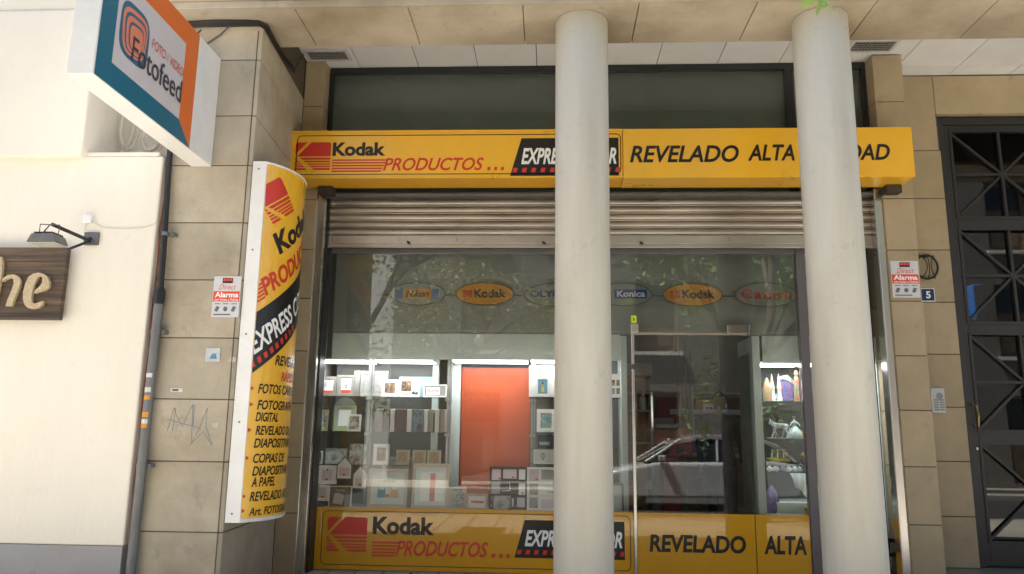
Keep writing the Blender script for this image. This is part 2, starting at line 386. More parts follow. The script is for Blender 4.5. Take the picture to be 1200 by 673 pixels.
# ---------------------------------------------------------------- pipe and cables at the pier
pipe_grey = mat('weathered grey pipe', (.17, .175, .18), .5, var=.3, vscale=8, metal=.2, stretch=(1, 1, .3))
dp = thing('drain_pipe', 'grey drain pipe with black upper conduit running down the joint beside the cream wall', 'pipe', (-2.80, 5.31, 0))
xp = -2.845
z1 = at(188, 350, 5.31).z
pb0, pb1 = at(152, 672, 5.31), at(186, 348, 5.31)
px_at = lambda z: pb0.x+(pb1.x-pb0.x)*(z-pb0.z)/(pb1.z-pb0.z)
MB().tube([(px_at(0), 5.32, 0), (px_at(z1), 5.32, z1)], .032, 18).build('lower_pipe', pipe_grey, dp, smooth=True)
pt = at(196.5, 188, 5.31)
MB().tube([(px_at(z1), 5.32, z1-.04), (px_at(z1), 5.32, z1+.05), (px_at(z1)+.004, 5.32, z1+.08)], [.038, .038, .026], 18).build('collar', black_paint, dp, smooth=True)
MB().tube([(px_at(z1)+.004, 5.32, z1+.05), (at(192, 274, 5.31).x, 5.322, at(192, 274, 5.31).z), (pt.x, 5.33, pt.z), (pt.x+.004, 5.33, 4.2)], .021, 14).build('upper_conduit', black_paint, dp, smooth=True)
for (cx, cy) in ((193, 274), (181, 389), (170, 546)):
    q = at(cx, cy, 5.31)
    xx = px_at(q.z) if q.z < z1 else q.x
    rr = .037 if q.z < z1 else .027
    mm = MB().lathe([(rr, -.014), (rr, .014)], (xx, 5.32, q.z), 18); mm.box(xx+.02, xx+.07, 5.325, 5.372, q.z-.012, q.z+.012); mm.lathe([(.008, -.012), (.008, .012)], (xx+.06, 5.318, q.z), 8)
    mm.build('clamp', pipe_grey, dp)
m_or = mat('sticker orange', (.7, .3, .03), .5, var=.3, vscale=40); m_wh = mat('sticker white', (.62, .62, .6), .5, var=.3, vscale=40)
for (cy, hh, mm_) in ((457, .035, m_wh), (466, .03, m_or), (486, .035, m_or), (494, .03, m_wh), (499, .028, m_or), (440, .03, m_wh)):
    q = at(172, cy, 5.31); xx = px_at(q.z); mb = MB(); n = 6
    pts = [(xx+.0328*math.cos(R_(200+k*22)), 5.32+.0328*math.sin(R_(200+k*22))) for k in range(n)]
    mb.add([(a, b, q.z-hh/2) for a, b in pts]+[(a, b, q.z+hh/2) for a, b in pts], [(k, k+1, k+1+n, k+n) for k in range(n-1)])
    mb.build('sticker', mm_, dp)
red_c = mat('red cable', (.30, .06, .04), .6)
m = MB(); p0, p1 = at(187, 200, 5.33), at(143, 640, 5.33); pts = []
for k in range(13):
    t = k/12; pts.append((XN+.012+.006*math.sin(k*2.3), 5.345, p0.z+(p1.z-p0.z)*t))
m.tube(pts, .0042, 6); tag(m.build('red_cable', red_c, smooth=True), 'thin red cable running down the joint between cream wall and stone pier', 'cable')
# black cable bundle along the top of the pier
cb = thing('cable_bundle', 'bundle of black cables running along the top of the pier under the beam', 'cable', (-2.3, 5.3, 4.24))
for k in range(5):
    m = MB(); o = k*.011
    m.tube([(-2.87, 5.352, 4.262+o*.9), (-2.6, 5.35-.004*k, 4.268+o*.8), (-2.38, 5.348, 4.272+o*.8), (-2.27, 5.35, 4.27+o*.7), (-2.225+.003*k, 5.40, 4.262+o*.6), (-2.235+.003*k, 5.6, 4.25+o*.5), (-2.255+.003*k, 5.9, 4.262+o*.5), (-2.27, 6.2, 4.30+o), (-2.29, 6.45, 4.6)], .0062, 8)
    m.build('cable', mat('red brown cable', (.06, .025, .018), .6) if k == 3 else black_paint, cb, smooth=True)
m = MB(); a = at(277, 24, 5.36); b = at(258, 41, 5.36); c = at(243, 51, 5.36)
m.tube([a, ((a.x+b.x)/2, 5.345, (a.z+b.z)/2-.012), b, c, (c.x-.02, 5.36, c.z-.012)], .0055, 8)
tag(m.build('loose_cable', mat('grey cable', (.06, .06, .065), .5), smooth=True), 'loose grey cable curving from the black bundle to the white hanging sign', 'cable')
# junction box and thin white wire on the cream wall
jb = thing('junction_box', 'tiny white junction box with a thin wire on the cream wall above the lamp bracket', 'junction box', at(103, 257, 5.29))
x0, x1, z0, z1b = rect(98, 252, 108, 262, 5.29)
MB().box(x0, x1, 5.272, 5.299, z0, z1b).build('box', white_enam, jb, bevel=.004)
a, b, c, d = at(108, 260, 5.295), at(122, 267, 5.295), at(168, 267, 5.295), at(186, 261, 5.295)
MB().tube([(a.x, 5.294, a.z), (b.x, 5.294, b.z), ((b.x+c.x)/2, 5.294, (b.z+c.z)/2-.008), (c.x, 5.294, c.z), (d.x, 5.294, d.z)], .0028, 6).build('wire', mat('pale wire', (.6, .58, .54), .6), jb, smooth=True)
MB().tube([(x0+.02, 5.294, z0), (x0+.012, 5.294, z0-.05)], .0028, 6).build('wire', mat('pale wire', (.6, .58, .54), .6), jb)

# ---------------------------------------------------------------- floodlight on its bracket
Yl = 5.3
fl = thing('floodlight', 'dark floodlight on a black arm reaching from the cream wall over the wooden sign', 'lamp', at(106, 280, Yl))
x0, x1, z0, z1b = rect(98, 272, 115, 287, Yl-.02)
lamp_g = mat('lamp grey', (.13, .13, .135), .45, metal=.4, var=.2, vscale=20)
MB().box(x0, x1, Yl-.02, Yl-.002, z0, z1b).build('wall_plate', lamp_g, fl, bevel=.003)
pa = Vector(at(102, 281, Yl-.05)); pe = Vector(at(61, 263, 4.95))
MB().tube([(x0+.05, Yl-.02, (z0+z1b)/2), pa, pe], .013, 12).build('arm', black_paint, fl, smooth=True)
pl = Vector(at(78, 293, 5.12))
MB().tube([(x0+.05, Yl-.02, (z0+z1b)/2-.02), pl], .010, 10).build('brace', black_paint, fl, smooth=True)
hx0, hx1, hz0, hz1 = rect(41, 277, 76, 287, 4.95)
m = MB(); ym = 4.93
m.prism([(hx0, hz0), (hx1, hz0), (hx1-.03, hz1), (hx0+.03, hz1)], ym-.07, ym+.07, 'y')
m.build('lamp_head', lamp_g, fl, bevel=.006)
for k in range(9):
    m = MB(); xx = hx0+.045+(hx1-hx0-.09)*k/8; m.box(xx-.003, xx+.003, ym-.06, ym+.06, hz1-.001, hz1+.013); m.build('cooling_fin', black_paint, fl)
MB().box(hx0+.01, hx1-.01, ym-.06, ym+.06, hz0-.006, hz0-.001).build('lens', mat('lamp lens', (.5, .5, .45), .2), fl)
m = MB(); t0, t1 = pe.x-.075, pe.x+.075
m.tube([(hx0+.04, ym, hz1-.01), (pe.x-.07, ym, pe.z-.005), (pe.x+.07, ym, pe.z-.012), (hx1-.04, ym, hz1-.012)], .0045, 8)
m.build('bracket', lamp_g, fl)
m = MB(); m.tube([(pe.x+.0, ym, pe.z-.01), (pe.x-.05, ym+.02, pe.z-.05), (pe.x-.03, ym+.02, hz1+.03), (pe.x-.0, ym, hz1+.02)], .004, 6); m.build('cable', black_paint, fl, smooth=True)

# ---------------------------------------------------------------- wooden sign with raised letters
ws = thing('wooden_sign', 'dark plank sign with raised sandy letters on the cream wall', 'sign', (-3.9, 5.27, 2.0))
x1 = at(76, 330, 5.24).x; z0 = at(40, 375, 5.24).z; z1b = at(40, 290.5, 5.24).z
wood = mat('charred plank', (.13, .082, .047), .6, var=.6, vscale=2.2, stretch=(.6, 1, 16), bump=.4, bscale=10, c2=(.022, .014, .010), c2amt=1.0, island=.2)
m = MB(); n = 5
for k in range(n): m.box(x1-1.35, x1, 5.225, 5.268, z0+(z1b-z0)*k/n+.0007, z0+(z1b-z0)*(k+1)/n-.0007)
m.build('board', wood, ws, bevel=.002)
sand = mat('sandy cork letter', (.50, .40, .26), .85, var=.25, vscale=50, bump=.5, bscale=90)
def px_poly(pts, Y): return [(at(a, b, Y).x, at(a, b, Y).z) for a, b in pts]
def scale_pts(pts, ox, oy, s): return [(a/s+ox, b/s+oy) for a, b in pts]
# letter outlines measured on the sign, (crop 0,240 at 4.485)
eo = [(120,500),(122,455),(132,415),(150,378),(175,362),(200,357),(225,362),(248,378),(260,405),(256,435),(235,450),(205,458),(180,466),(182,450),(205,432),(222,408),(222,385),(210,372),(196,382),(182,410),(170,450),(164,490),(168,515),(185,520),(205,512),(228,505),(222,525),(200,542),(170,548),(145,542),(128,525)]
ho = [(12,388),(40,370),(70,366),(95,376),(107,398),(102,430),(85,470),(70,505),(62,533),(28,533),(38,500),(58,455),(72,415),(70,392),(55,384),(30,392),(10,405)]
hs = [(-60,300),(-20,285),(5,272),(12,300),(8,360),(0,410),(-14,470),(-22,533),(-58,533),(-52,480),(-38,400),(-30,330)]
for nm, po in (('letter', eo), ('letter', ho), ('letter', hs)):
    MB().prism(px_poly(scale_pts(po, 0, 240, 4.485), 5.2), 5.2, 5.224, 'y').build(nm, sand, ws)

# ---------------------------------------------------------------- hanging box sign
hg = thing('hanging_sign', 'white box sign jutting from the pier with teal and orange border round a pale panel', 'sign', (-2.62, 4.6, 3.13))
XF = -2.547; XB = -2.70
MB().box(XB, XF, 3.845, 5.367, 3.128, 3.998).build('box', white_enam, hg, bevel=.004)
fx = lambda o: (lambda u, v: (XF+o, u, v))
teal = mat('sign teal', (.008, .135, .22), .35, var=.06); orange = mat('sign orange', (.72, .15, .02), .35, var=.06)
ya, yb, za, zb = 3.857, 4.997, 3.133, 3.992; ia, ib, ja, jb_ = 4.0, 4.817, 3.272, 3.83
MB().prism([(ya, za), (yb, za), (ib, ja), (ia, ja)], XF+.001, XF+.004, 'x').prism([(ya, za+.0005), (ia, ja), (ia, jb_), (ya, zb)], XF+.001, XF+.0038, 'x').build('teal_border', teal, hg)
MB().prism([(yb, za), (yb, zb), (ib, jb_), (ib, ja)], XF+.001, XF+.004, 'x').prism([(yb, zb), (ya, zb), (ia, jb_), (ib, jb_)], XF+.001, XF+.0038, 'x').build('orange_border', orange, hg)
MB().box(XF+.001, XF+.003, ia, ib, ja, jb_).build('panel', mat('lilac white panel', (.60, .56, .58), .3, var=.05), hg)
def fpx(x, y):
    d = ray(x, y); t = XF/d.x; return d.y*t, d.z*t+EYE
logo_b = mat('logo blue', (.03, .13, .22), .4); salmon = mat('logo salmon', (.72, .22, .13), .4)
def fsq(cy, cz, hw, hh, off, m, nm, ax, pinch=.78):
    pts = []
    for k in range(48):
        a = 2*math.pi*k/48; e = .55
        u = math.copysign(abs(math.cos(a))**e, math.cos(a)); v = math.copysign(abs(math.sin(a))**e, math.sin(a))
        pts.append((cy+u*hw*(1+.10*v), cz+v*hh+ .06*u*hh))
    MB().add([(XF+off, a, b) for a, b in pts], [tuple(range(48))]).build(nm, m, ax)
p = fpx(157, 43); lc = (p[0], p[1])
l0, l1 = fpx(139, 30), fpx(176, 60)
hw = (l1[0]-l0[0])/2*.90; hh = .178
cyy, czz = (l0[0]+l1[0])/2-.012, fpx(157, 41)[1]
logo = None
MB().add([(XF+.0045, cyy+math.copysign(abs(math.cos(2*math.pi*k/48))**.55, math.cos(2*math.pi*k/48))*hw, czz+math.copysign(abs(math.sin(2*math.pi*k/48))**.55, math.sin(2*math.pi*k/48))*hh) for k in range(48)], [tuple(range(48))]).build('logo', logo_b, hg)
for k, (s, mm_) in enumerate(((.86, salmon), (.74, logo_b), (.66, salmon), (.52, logo_b), (.45, salmon))):
    fsq(cyy+.004*k, czz-.006*k, hw*s*.97, hh*s*.97, .0052+.0007*k, mm_, 'logo', hg)
q0 = fpx(175, 40); q1 = fpx(214, 82)
m = MB(); txt(m, 'FOTO / VIDEO', fpx(178.5, 42)[0], fpx(214.5, 75)[0], czz+.022, czz+.087, 0, bold=.0, fn=fx(.009)); m.build('lettering', mat('letter coral', (.65, .10, .06), .4), hg)
m = MB(); txt(m, 'Fotofeed', fpx(153, 60)[0], fpx(211, 112)[0], czz-.170, czz-.01, 0, bold=.005, fn=fx(.0095)); m.build('lettering', mat('letter slate', (.05, .045, .06), .4), hg)
MB().tube([(-2.62, 5.05, 3.99), (-2.62, 5.1, 4.06), (-2.62, 5.15, 4.12)], .008, 8).build('bracket', lamp_g, hg)

# ---------------------------------------------------------------- curved upright sign
AB, AY0, AY1, AS = -2.132, 5.382, 6.12, .155
ac = (AY1-AY0)/2; AR = (ac*ac+AS*AS)/(2*AS); ACX = AB+AS-AR; ACY = (AY0+AY1)/2; AA = math.asin(ac/AR)
def arc(s, z, off=0.0):
    a = -AA+s/AR; return (ACX+(AR+off)*math.cos(a), ACY+(AR+off)*math.sin(a), z)
def arc_hit(x, y):
    d = ray(x, y)
    A = d.x**2+d.y**2; B = -2*(d.x*ACX+d.y*ACY); C_ = ACX**2+ACY**2-AR**2
    D = B*B-4*A*C_; t = (-B-math.sqrt(max(0, D)))/(2*A)
    a = math.atan2(d.y*t-ACY, d.x*t-ACX); return (a+AA)*AR, d.z*t+EYE
LS = 2*AA*AR
cs = thing('curved_sign', 'tall bowed yellow sign in a white case mounted on the side of the left pier', 'sign', (-2.15, 5.75, .565))
CZ0, CZ1 = .566, 3.175
n = 40; prof = [(arc(LS*k/n, 0)[0], arc(LS*k/n, 0)[1]) for k in range(n+1)]
case = [(-2.236, AY0)] + [(arc(LS*k/n, 0, -.004)[0], arc(LS*k/n, 0, -.004)[1]) for k in range(n+1)] + [(-2.275, AY1)]
MB().prism(case, CZ0, CZ1, 'z').build('case', white_enam, cs)
m = MB(); k0 = .006; zlo, zhi = CZ0+.028, CZ1-.02
for k in range(n+1):
    s = k0+(LS-2*k0)*k/n; m.v += [Vector(arc(s, zlo)), Vector(arc(s, zhi))]
m.f = [(2*k, 2*k+2, 2*k+3, 2*k+1) for k in range(n)]
m.build('yellow_face', yel, cs, smooth=True)
for zz in (zhi, zlo):
    MB().tube([arc(LS*k/n, zz+(.01 if zz == zhi else -.01), .001) for k in range(n+1)], .008, 6).build('trim', white_enam, cs, smooth=True)
for k in range(5): MB().lathe([(.006, -.005), (.006, .005)], (-2.19, 5.381, CZ0+.06+(CZ1-CZ0-.12)*k/4), 8).build('screw', lamp_g, cs)

def bend(mb, name, m_, off=.003, ang=0.0, org=(0, 0)):
    """flat marks (x = along the sign, z = up) turned by ang, clipped to the face and wrapped round the bow"""
    bm = bmesh.new(); ca, sa = math.cos(ang), math.sin(ang)
    vv = [bm.verts.new((org[0]+p.x*ca-p.z*sa, 0, org[1]+p.x*sa+p.z*ca)) for p in mb.v]
    for f in mb.f:
        try: bm.faces.new([vv[k] for k in f])
        except ValueError: pass
    def cut(s, clear_in=False, clear_out=False):
        bmesh.ops.bisect_plane(bm, geom=bm.verts[:]+bm.edges[:]+bm.faces[:], plane_co=(s, 0, 0), plane_no=(1, 0, 0), clear_inner=clear_in, clear_outer=clear_out)
    cut(.008, clear_in=True); cut(LS-.008, clear_out=True)
    k = .02
    while k < LS: cut(k); k += .02
    out = MB(); bm.verts.index_update(); out.v = [Vector(arc(v.co.x, v.co.z, off)) for v in bm.verts]; out.f = [tuple(v.index for v in f.verts) for f in bm.faces]; bm.free()
    if out.f: out.build(name, m_, cs)
def k_logo(mb, x0, z0, sx, sz, y=0, fn=None):
    def T(p): return [(x0+a*sx, z0+b*sz) for a, b in p]
    flat(mb, T([(0, .94), (.0, .56), (.33, 1), (.06, 1), (.02, .98)]), y, fn)
    flat(mb, T([(.05, .49), (1, .49), (1, .94), (.98, .98), (.94, 1), (.44, 1)]), y, fn)
    for b0, b1 in [(.37, .445), (.275, .335), (.19, .235), (.105, .155), (.0, .07)]:
        le = lambda b: .13+(.45-b)/.45*.43; flat(mb, T([(le(b0), b0), (1, b0), (1, b1), (le(b1), b1)]), y, fn)
        re = lambda b: .02+(.45-b)/.45*.33; flat(mb, T([(0, b0), (re(b0), b0), (re(b1), b1), (0, b1)]), y, fn)
TA = R_(38)
m = MB(); k_logo(m, 0, 0, .26, .28); bend(m, 'logo', red, .003, TA, (.086, 2.703))
def word(s, org, wd, ht, m_, ang=TA, off=.003, bold=.02, shear=0.0):
    mb = MB(); txt(mb, s, 0, wd, 0, ht, 0, shear, bold); bend(mb, 'lettering', m_, off, ang, org)
word('Kodak', (.169, 2.485), .60, .16, blk, bold=.04, shear=.12)
word('PRODUCTOS', (.071, 2.155), .90, .13, red, bold=.03, shear=.3)
m = MB()
for k in range(5): flat(m, [(-.16, .024*k), (.015+.008*k, .024*k), (.02+.008*k, .024*k+.013), (-.16, .024*k+.013)])
bend(m, 'stripe', red, .003, TA, (.055, 2.135))
m = MB(); flat(m, [(0, 1.585), (LS, 1.585+.80*LS), (LS, 2.025+.80*LS), (0, 2.025)]); bend(m, 'black_band', blk, .0022)
word('EXPRESS COLOR', (.014, 1.722), .96, .14, wht, off=.0045, bold=.025, shear=.35)
for k in range(9):
    u = .02+.062*k; m = MB(); flat(m, [(u, 0), (u+.032, 0), (u+.04, .042), (u+.008, .042)]); bend(m, 'red_square', red, .0045, R_(38.6), (-.012, 1.612))
def lev(s, x, y, wd, ht, m_=blk):
    c = arc_hit(x, y); word(s, c, wd, ht, m_, 0, .003, .022, .2)
lev('REVELADO', 322, 428, .42, .075); lev('RÁPIDO', 329, 447, .26, .085, red)
rowz = [('FOTOS CARNET', 302, 461, .50, .07, 1), ('FOTOGRAFÍA', 301, 480, .43, .085, 1), ('DIGITAL', 299, 494, .21, .066, 0), ('REVELADO DE', 299, 510, .42, .066, 1), ('DIAPOSITIVAS', 297, 525, .45, .066, 0), ('COPIAS DE', 296, 543, .34, .066, 1), ('DIAPOSITIVAS', 295, 558, .45, .066, 0), ('A PAPEL', 294, 571, .22, .066, 0), ('REVELADO APS', 292, 588, .46, .066, 1), ('Art. FOTOGRÁFICOS', 291, 605, .60, .07, 1)]
for s_, x, y, wd, ht, dot in rowz:
    lev(s_, x, y, wd, ht)
    if dot:
        c = arc_hit(x-9, y-6); m = MB(); flat(m, ell(c[0], c[1], .026, .013, 18)); bend(m, 'bullet', red)

# ---------------------------------------------------------------- long fascia sign
YF = 6.40
fs = thing('fascia_sign', 'long yellow box sign over the roller shutter', 'sign', (.5, 6.5, 3.38))
FX0, FX1 = at(339, 180, YF).x, at(1070.5, 178, YF).x
FZ0, FZ1 = 3.386, 3.828
FM = at(730, 180, YF).x
MB().box(FX0, FM-.002, YF+.004, 6.685, FZ0, FZ1).build('left_box', yel_d, fs, bevel=.004)
MB().box(FM+.002, FX1, YF, 6.685, FZ0-.004, FZ1+.003).build('right_box', yel, fs, bevel=.003)
MB().box(FX0+.02, FM-.01, YF, YF+.005, FZ0+.016, FZ1-.022).build('face_panel', yel, fs, bevel=.001)
m = MB().box(FX0-.002, FM, YF-.006, YF+.02, FZ1-.02, FZ1+.002).box(FX0-.002, FM, YF-.006, YF+.02, FZ0-.002, FZ0+.014).box(FX0-.003, FX0+.018, YF-.006, YF+.02, FZ0+.0145, FZ1-.0205)
m.build('rim', yel, fs, bevel=.002)
m = MB(); lx0, lx1 = at(347, 185, YF).x, at(728, 185, YF).x
outline(m, rrect(lx0, lx1, FZ0+.032, FZ1-.04, .045), .008, YF-.0015); m.build('outline', blk, fs)
def band_words(par, Y, B, off=.0015):
    y = Y-off
    x0, x1, z0, z1 = rect(*B['k'], Y); m = MB(); k_logo(m, x0, z0, x1-x0, z1-z0, y); m.build('logo', red, par)
    x0, x1, z0, z1 = rect(*B['kodak'], Y); m = MB(); txt(m, 'Kodak', x0, x1, z0, z1, y, 0, .04); m.build('lettering', blk, par)
    x0, x1, z0, z1 = rect(*B['prod'], Y); m = MB(); txt(m, 'PRODUCTOS', x0, x1, z0, z1, y, .3, .018); m.build('lettering', red, par)
    hgt = z1-z0; xk = rect(*B['kodak'], Y)[0]; m = MB()
    for k in range(5):
        zz = z0-.01+k*(hgt+.01)/5; e = x0-.02+.012*k
        flat(m, [(xk, zz), (e, zz), (e+.01, zz+hgt*.115), (xk, zz+hgt*.115)], y)
    m.build('stripe', red, par)
    x1d = x1+.03
    for k in range(3):
        m = MB(); u = x1d+k*(hgt*.5); flat(m, [(u, z0), (u+hgt*.22, z0), (u+hgt*.26, z0+hgt*.26), (u+hgt*.04, z0+hgt*.26)], y); m.build('dot', red, par)
    x0, x1, z0, z1 = rect(*B['exp'], Y); dx = (z1-z0)*.28; m = MB()
    flat(m, [(x0, z0), (x1, z0), (x1, z1), (x0+dx, z1)], y); m.build('black_block', blk, par)
    h = z1-z0; m = MB(); txt(m, 'EXPRESS COLOR', x0+dx*1.0, x1-.02, z0+h*.30, z0+h*.74, y-.001, .28, .03); m.build('lettering', wht, par)
    u = x0+.02
    while u < x1-.03:
        m = MB(); flat(m, [(u, z0+h*.09), (u+h*.11, z0+h*.09), (u+h*.14, z0+h*.21), (u+h*.03, z0+h*.21)], y-.001); m.build('red_square', red, par); u += h*.235
band_words(fs, YF, dict(k=(346, 167, 387.5, 199.5), kodak=(390, 167, 452, 183), prod=(449, 185, 567, 200), exp=(598, 162, 725, 206)))
for s, bx in (('REVELADO', (738, 170.5, 866, 190.5)), ('ALTA', (876, 169.5, 931, 188.5)), ('CALIDAD', (944, 169, 1043, 188))):
    x0, x1, z0, z1 = rect(*bx, YF-.002); m = MB(); txt(m, s, x0, x1, z0, z1, YF-.0035, .25, .022); m.build('lettering', blk, fs)
for xx in (420, 530, 640, 800, 900, 1000):
    q = at(xx, 156, YF); MB().box(q.x-.012, q.x+.012, YF+.02, YF+.05, FZ1+.004, FZ1+.012).build('clip', yel_d, fs)
q = at(378, 153, YF); MB().box(q.x-.03, q.x+.03, YF+.05, YF+.12, FZ1+.002, FZ1+.03).build('clip', yel_d, fs)
for xx in (-2.12, 2.93): MB().box(xx, xx+.13, 6.60, 6.71, FZ0-.075, FZ0-.005).build('bracket', mat('rusty bracket', (.05, .035, .028), .7, var=.4, vscale=30), fs)

# ---------------------------------------------------------------- transom window
YT = 6.85
tw = thing('transom_window', 'wide dark glazed transom window above the yellow sign', 'window', (.4, 6.85, 3.5))
TX0, TX1 = -2.152, XR0-.004
m = MB().box(TX0, TX1, YT, YT+.05, ZC-.065, ZC-.006).box(TX0, TX0+.035, YT, YT+.05, 3.2, ZC-.066).box(TX1-.035, TX1, YT, YT+.05, 3.2, ZC-.066)
MX0, MX1 = at(921, 120, YT).x, at(931, 120, YT).x
m.box(MX0, MX1, YT, YT+.05, 3.2, ZC-.066).box(TX0+.036, MX0-.001, YT+.002, YT+.05, 3.2, 3.3).box(MX1+.001, TX1-.036, YT+.002, YT+.05, 3.2, 3.3)
m.build('frame', dark_frame, tw, bevel=.003)
G2 = glass('transom glass', (.86, .88, .86), 1.5)
for a, b in ((TX0+.036, MX0-.001), (MX1+.001, TX1-.036)): MB().box(a, b, YT+.02, YT+.028, 3.3, ZC-.066).build('pane', G2, tw)
struct('bulkhead', MB().box(TX0, TX1, 6.95, 6.99, 3.12, ZC-.01), mat('grey green board', (.46, .475, .44), .55, var=.08), )

# ---------------------------------------------------------------- roller shutter
YS = 6.84
rs = thing('roller_shutter', 'half raised ribbed steel roller shutter under the yellow sign', 'shutter', (.4, 6.84, 2.9))
SX0, SX1 = -2.07, at(1021, 250, YS).x
ZS0 = at(600, 291, YS).z; ZS1 = at(600, 276.5, YS).z; ZST = at(600, 231, YS).z
MB().box(SX0-.02, SX1+.02, 6.735, 6.9, ZST+.008, FZ0-.06).build('shutter_box', lintel_grey, rs, bevel=.004)
n = 6; m = MB(); H_ = (ZST+.05-ZS1)/n; K = 7
for i in range(n):
    zb_ = ZS1+i*H_; row = []
    for k in range(K+1):
        t = k/K; row.append((YS-.016*math.sin(math.pi*t)**.6 if 0 < t < 1 else YS, zb_+.010+(H_-.012)*t))
    row = [(YS+.006, zb_)] + [(YS-.007, zb_+.0005), (YS-.009, zb_+.004), (YS-.005, zb_+.008), (YS+.004, zb_+.009)] + row
    b0 = len(m.v)
    for yy, zz in row: m.v += [Vector((SX0, yy, zz)), Vector((SX1, yy, zz))]
    m.f += [(b0+2*k, b0+2*k+1, b0+2*k+3, b0+2*k+2) for k in range(len(row)-1)]
m.build('slat', shut, rs)
MB().box(SX0, SX1, YS+.008, YS+.012, ZS0, ZST+.05).build('backing', black_paint, rs)
m = MB().box(SX0, SX1, YS-.016, YS+.004, ZS0+.038, ZS1-.004).box(SX0, SX1, YS-.022, YS+.004, ZS0+.012, ZS0+.034).box(SX0, SX1, YS-.03, YS+.004, ZS0, ZS0+.010)
m.build('bottom_bar', mat('bottom bar steel', (.52, .475, .43), .33, metal=.8, var=.14, vscale=1.6, dirt=.3, stretch=(1, 1, 3), rvar=.06), rs, bevel=.003)
for xx in (479, 637, 751):
    q = at(xx, 283, YS-.02); mm = MB().tube([(q.x, YS-.018, ZS0+.05), (q.x+.002, YS-.045, ZS0+.04)], .012, 10); mm.tube([(q.x-.012, YS-.046, ZS0+.052), (q.x+.02, YS-.046, ZS0+.03)], .007, 8)
    mm.build('lock_peg', mat('rusty bracket', (.05, .035, .028), .7), rs)
for xx in (389, 535, 855):
    for dz in (0, .02): q = at(xx, 279, YS-.02); MB().box(q.x-.004, q.x+.004, YS-.0185, YS-.0165, ZS1-.03-dz, ZS1-.022-dz).build('rivet', black_paint, rs)
# rails
MB().box(-2.154, -2.078, 6.715, 6.83, .0, ZST+.03).box(-2.16, -2.15, 6.705, 6.714, 0.0, ZST+.03).build('guide_rail', steel, rs, bevel=.004)
MB().box(-2.076, -2.066, 6.79, 6.95, 0, ZST).build('rail_lip', black_paint, rs)
RX0, RX1 = at(1052, 600, 6.72).x, at(1064, 600, 6.72).x
MB().box(RX0, RX1, 6.72, 6.82, .1, ZST+.03).box(RX0-.0, RX0+.012, 6.705, 6.719, .1, ZST+.03).build('guide_rail', steel, rs, bevel=.004)
MB().box(RX0-.014, RX0-.004, 6.93, 6.947, 0, ZST).build('rail_lip', black_paint, rs)

# ---------------------------------------------------------------- shop front glazing
YG = 6.95
GX0, GX1 = -2.064, RX0-.018
ZG1 = at(600, 297.5, YG).z          # top of glass
ZBAND = .535; ZSILL = at(400, 667, YG).z
print('band z', [round(at(x, y, YG).z, 3) for x, y in ((361, 593), (600, 597), (950, 603))], 'sill', ZSILL)
sw = thing('shop_window', 'tall plate glass shop window with printed yellow foot panel, left of the glass door', 'window', (-.6, YG, 0))
G1 = glass('plate glass', (.97, .98, .97), 1.68)
XDL = at(742, 520, YG).x; XDR = at(882, 560, YG).x; XM0 = at(937, 400, YG).x; XM1 = at(947, 400, YG).x
ZDT2 = at(800, 390, YG).z
MB().box(GX0, XDL-.006, YG, YG+.01, ZSILL, ZDT2+.004).box(GX0, XM0-.001, YG, YG+.01, ZDT2+.008, ZG1).build('pane', G1, sw)
MB().box(GX0, XM0, YG-.012, YG+.03, ZG1+.001, ZS0+.02).build('head_frame', grey_al, sw, bevel=.002)
MB().box(GX0, XDL-.008, YG-.006, YG-.002, ZSILL, ZBAND).build('foot_panel', yel_b, sw)
MB().box(GX0, XDL-.008, YG-.02, YG+.03, .0, ZSILL-.001).build('sill', mat('dull sill', (.22, .2, .17), .4, metal=.5), sw, bevel=.003)
band_words(sw, YG-.0065, dict(k=(383.5, 606, 430, 646.5), kodak=(437, 606, 509, 627), prod=(464, 634.5, 572, 652.5), exp=(603, 610.5, 732, 655)))
m = MB(); ox0, ox1 = at(377, 630, YG).x, at(739, 630, YG).x
outline(m, rrect(ox0, ox1, ZSILL+.035, ZBAND-.03, .05), .006, YG-.0078); m.build('outline', blk, sw)
# side light right of the door
sl2 = thing('side_window', 'glass side window with figurine shelves behind, between the glass door and the right column', 'window', (1.9, YG, 0))
MB().box(XDR+.006, XM0-.002, YG, YG+.01, ZSILL, ZDT2+.004).build('pane', G1, sl2)
MB().box(XM1+.002, GX1, YG, YG+.01, ZSILL, ZG1).build('pane', G1, sl2)
MB().box(XM0, XM1, YG-.03, YG+.05, 0, ZG1+.05).build('mullion', mat('purple grey frame', (.135, .12, .13), .45, metal=.2, var=.1), sl2, bevel=.004)
MB().box(XM1+.001, GX1, YG-.012, YG+.03, ZG1+.001, ZS0+.02).build('head_frame', grey_al, sl2, bevel=.002)
MB().box(XDR+.008, XM0-.004, YG-.006, YG-.002, ZSILL, ZBAND).build('foot_panel', yel_b, sl2)
MB().box(XM1+.004, GX1, YG-.006, YG-.002, ZSILL, ZBAND).build('foot_panel', yel_b, sl2)
MB().box(XDR+.008, XM0-.004, YG-.02, YG+.03, .0, ZSILL-.001).box(XM1+.004, GX1, YG-.02, YG+.03, .0, ZSILL-.001).build('sill', mat('dull sill', (.22, .2, .17), .4), sl2)
x0, x1, z0, z1 = rect(895, 628, 945, 650, YG); m = MB(); txt(m, 'ALTA', x0, x1, z0, z1, YG-.0078, .1, .035); m.build('lettering', blk, sl2)
x0, x1, z0, z1 = rect(963, 630, 1054, 652, YG); m = MB(); txt(m, 'CALIDAD', x0, x1, z0, z1, YG-.0078, .1, .035); m.build('lettering', blk, sl2)
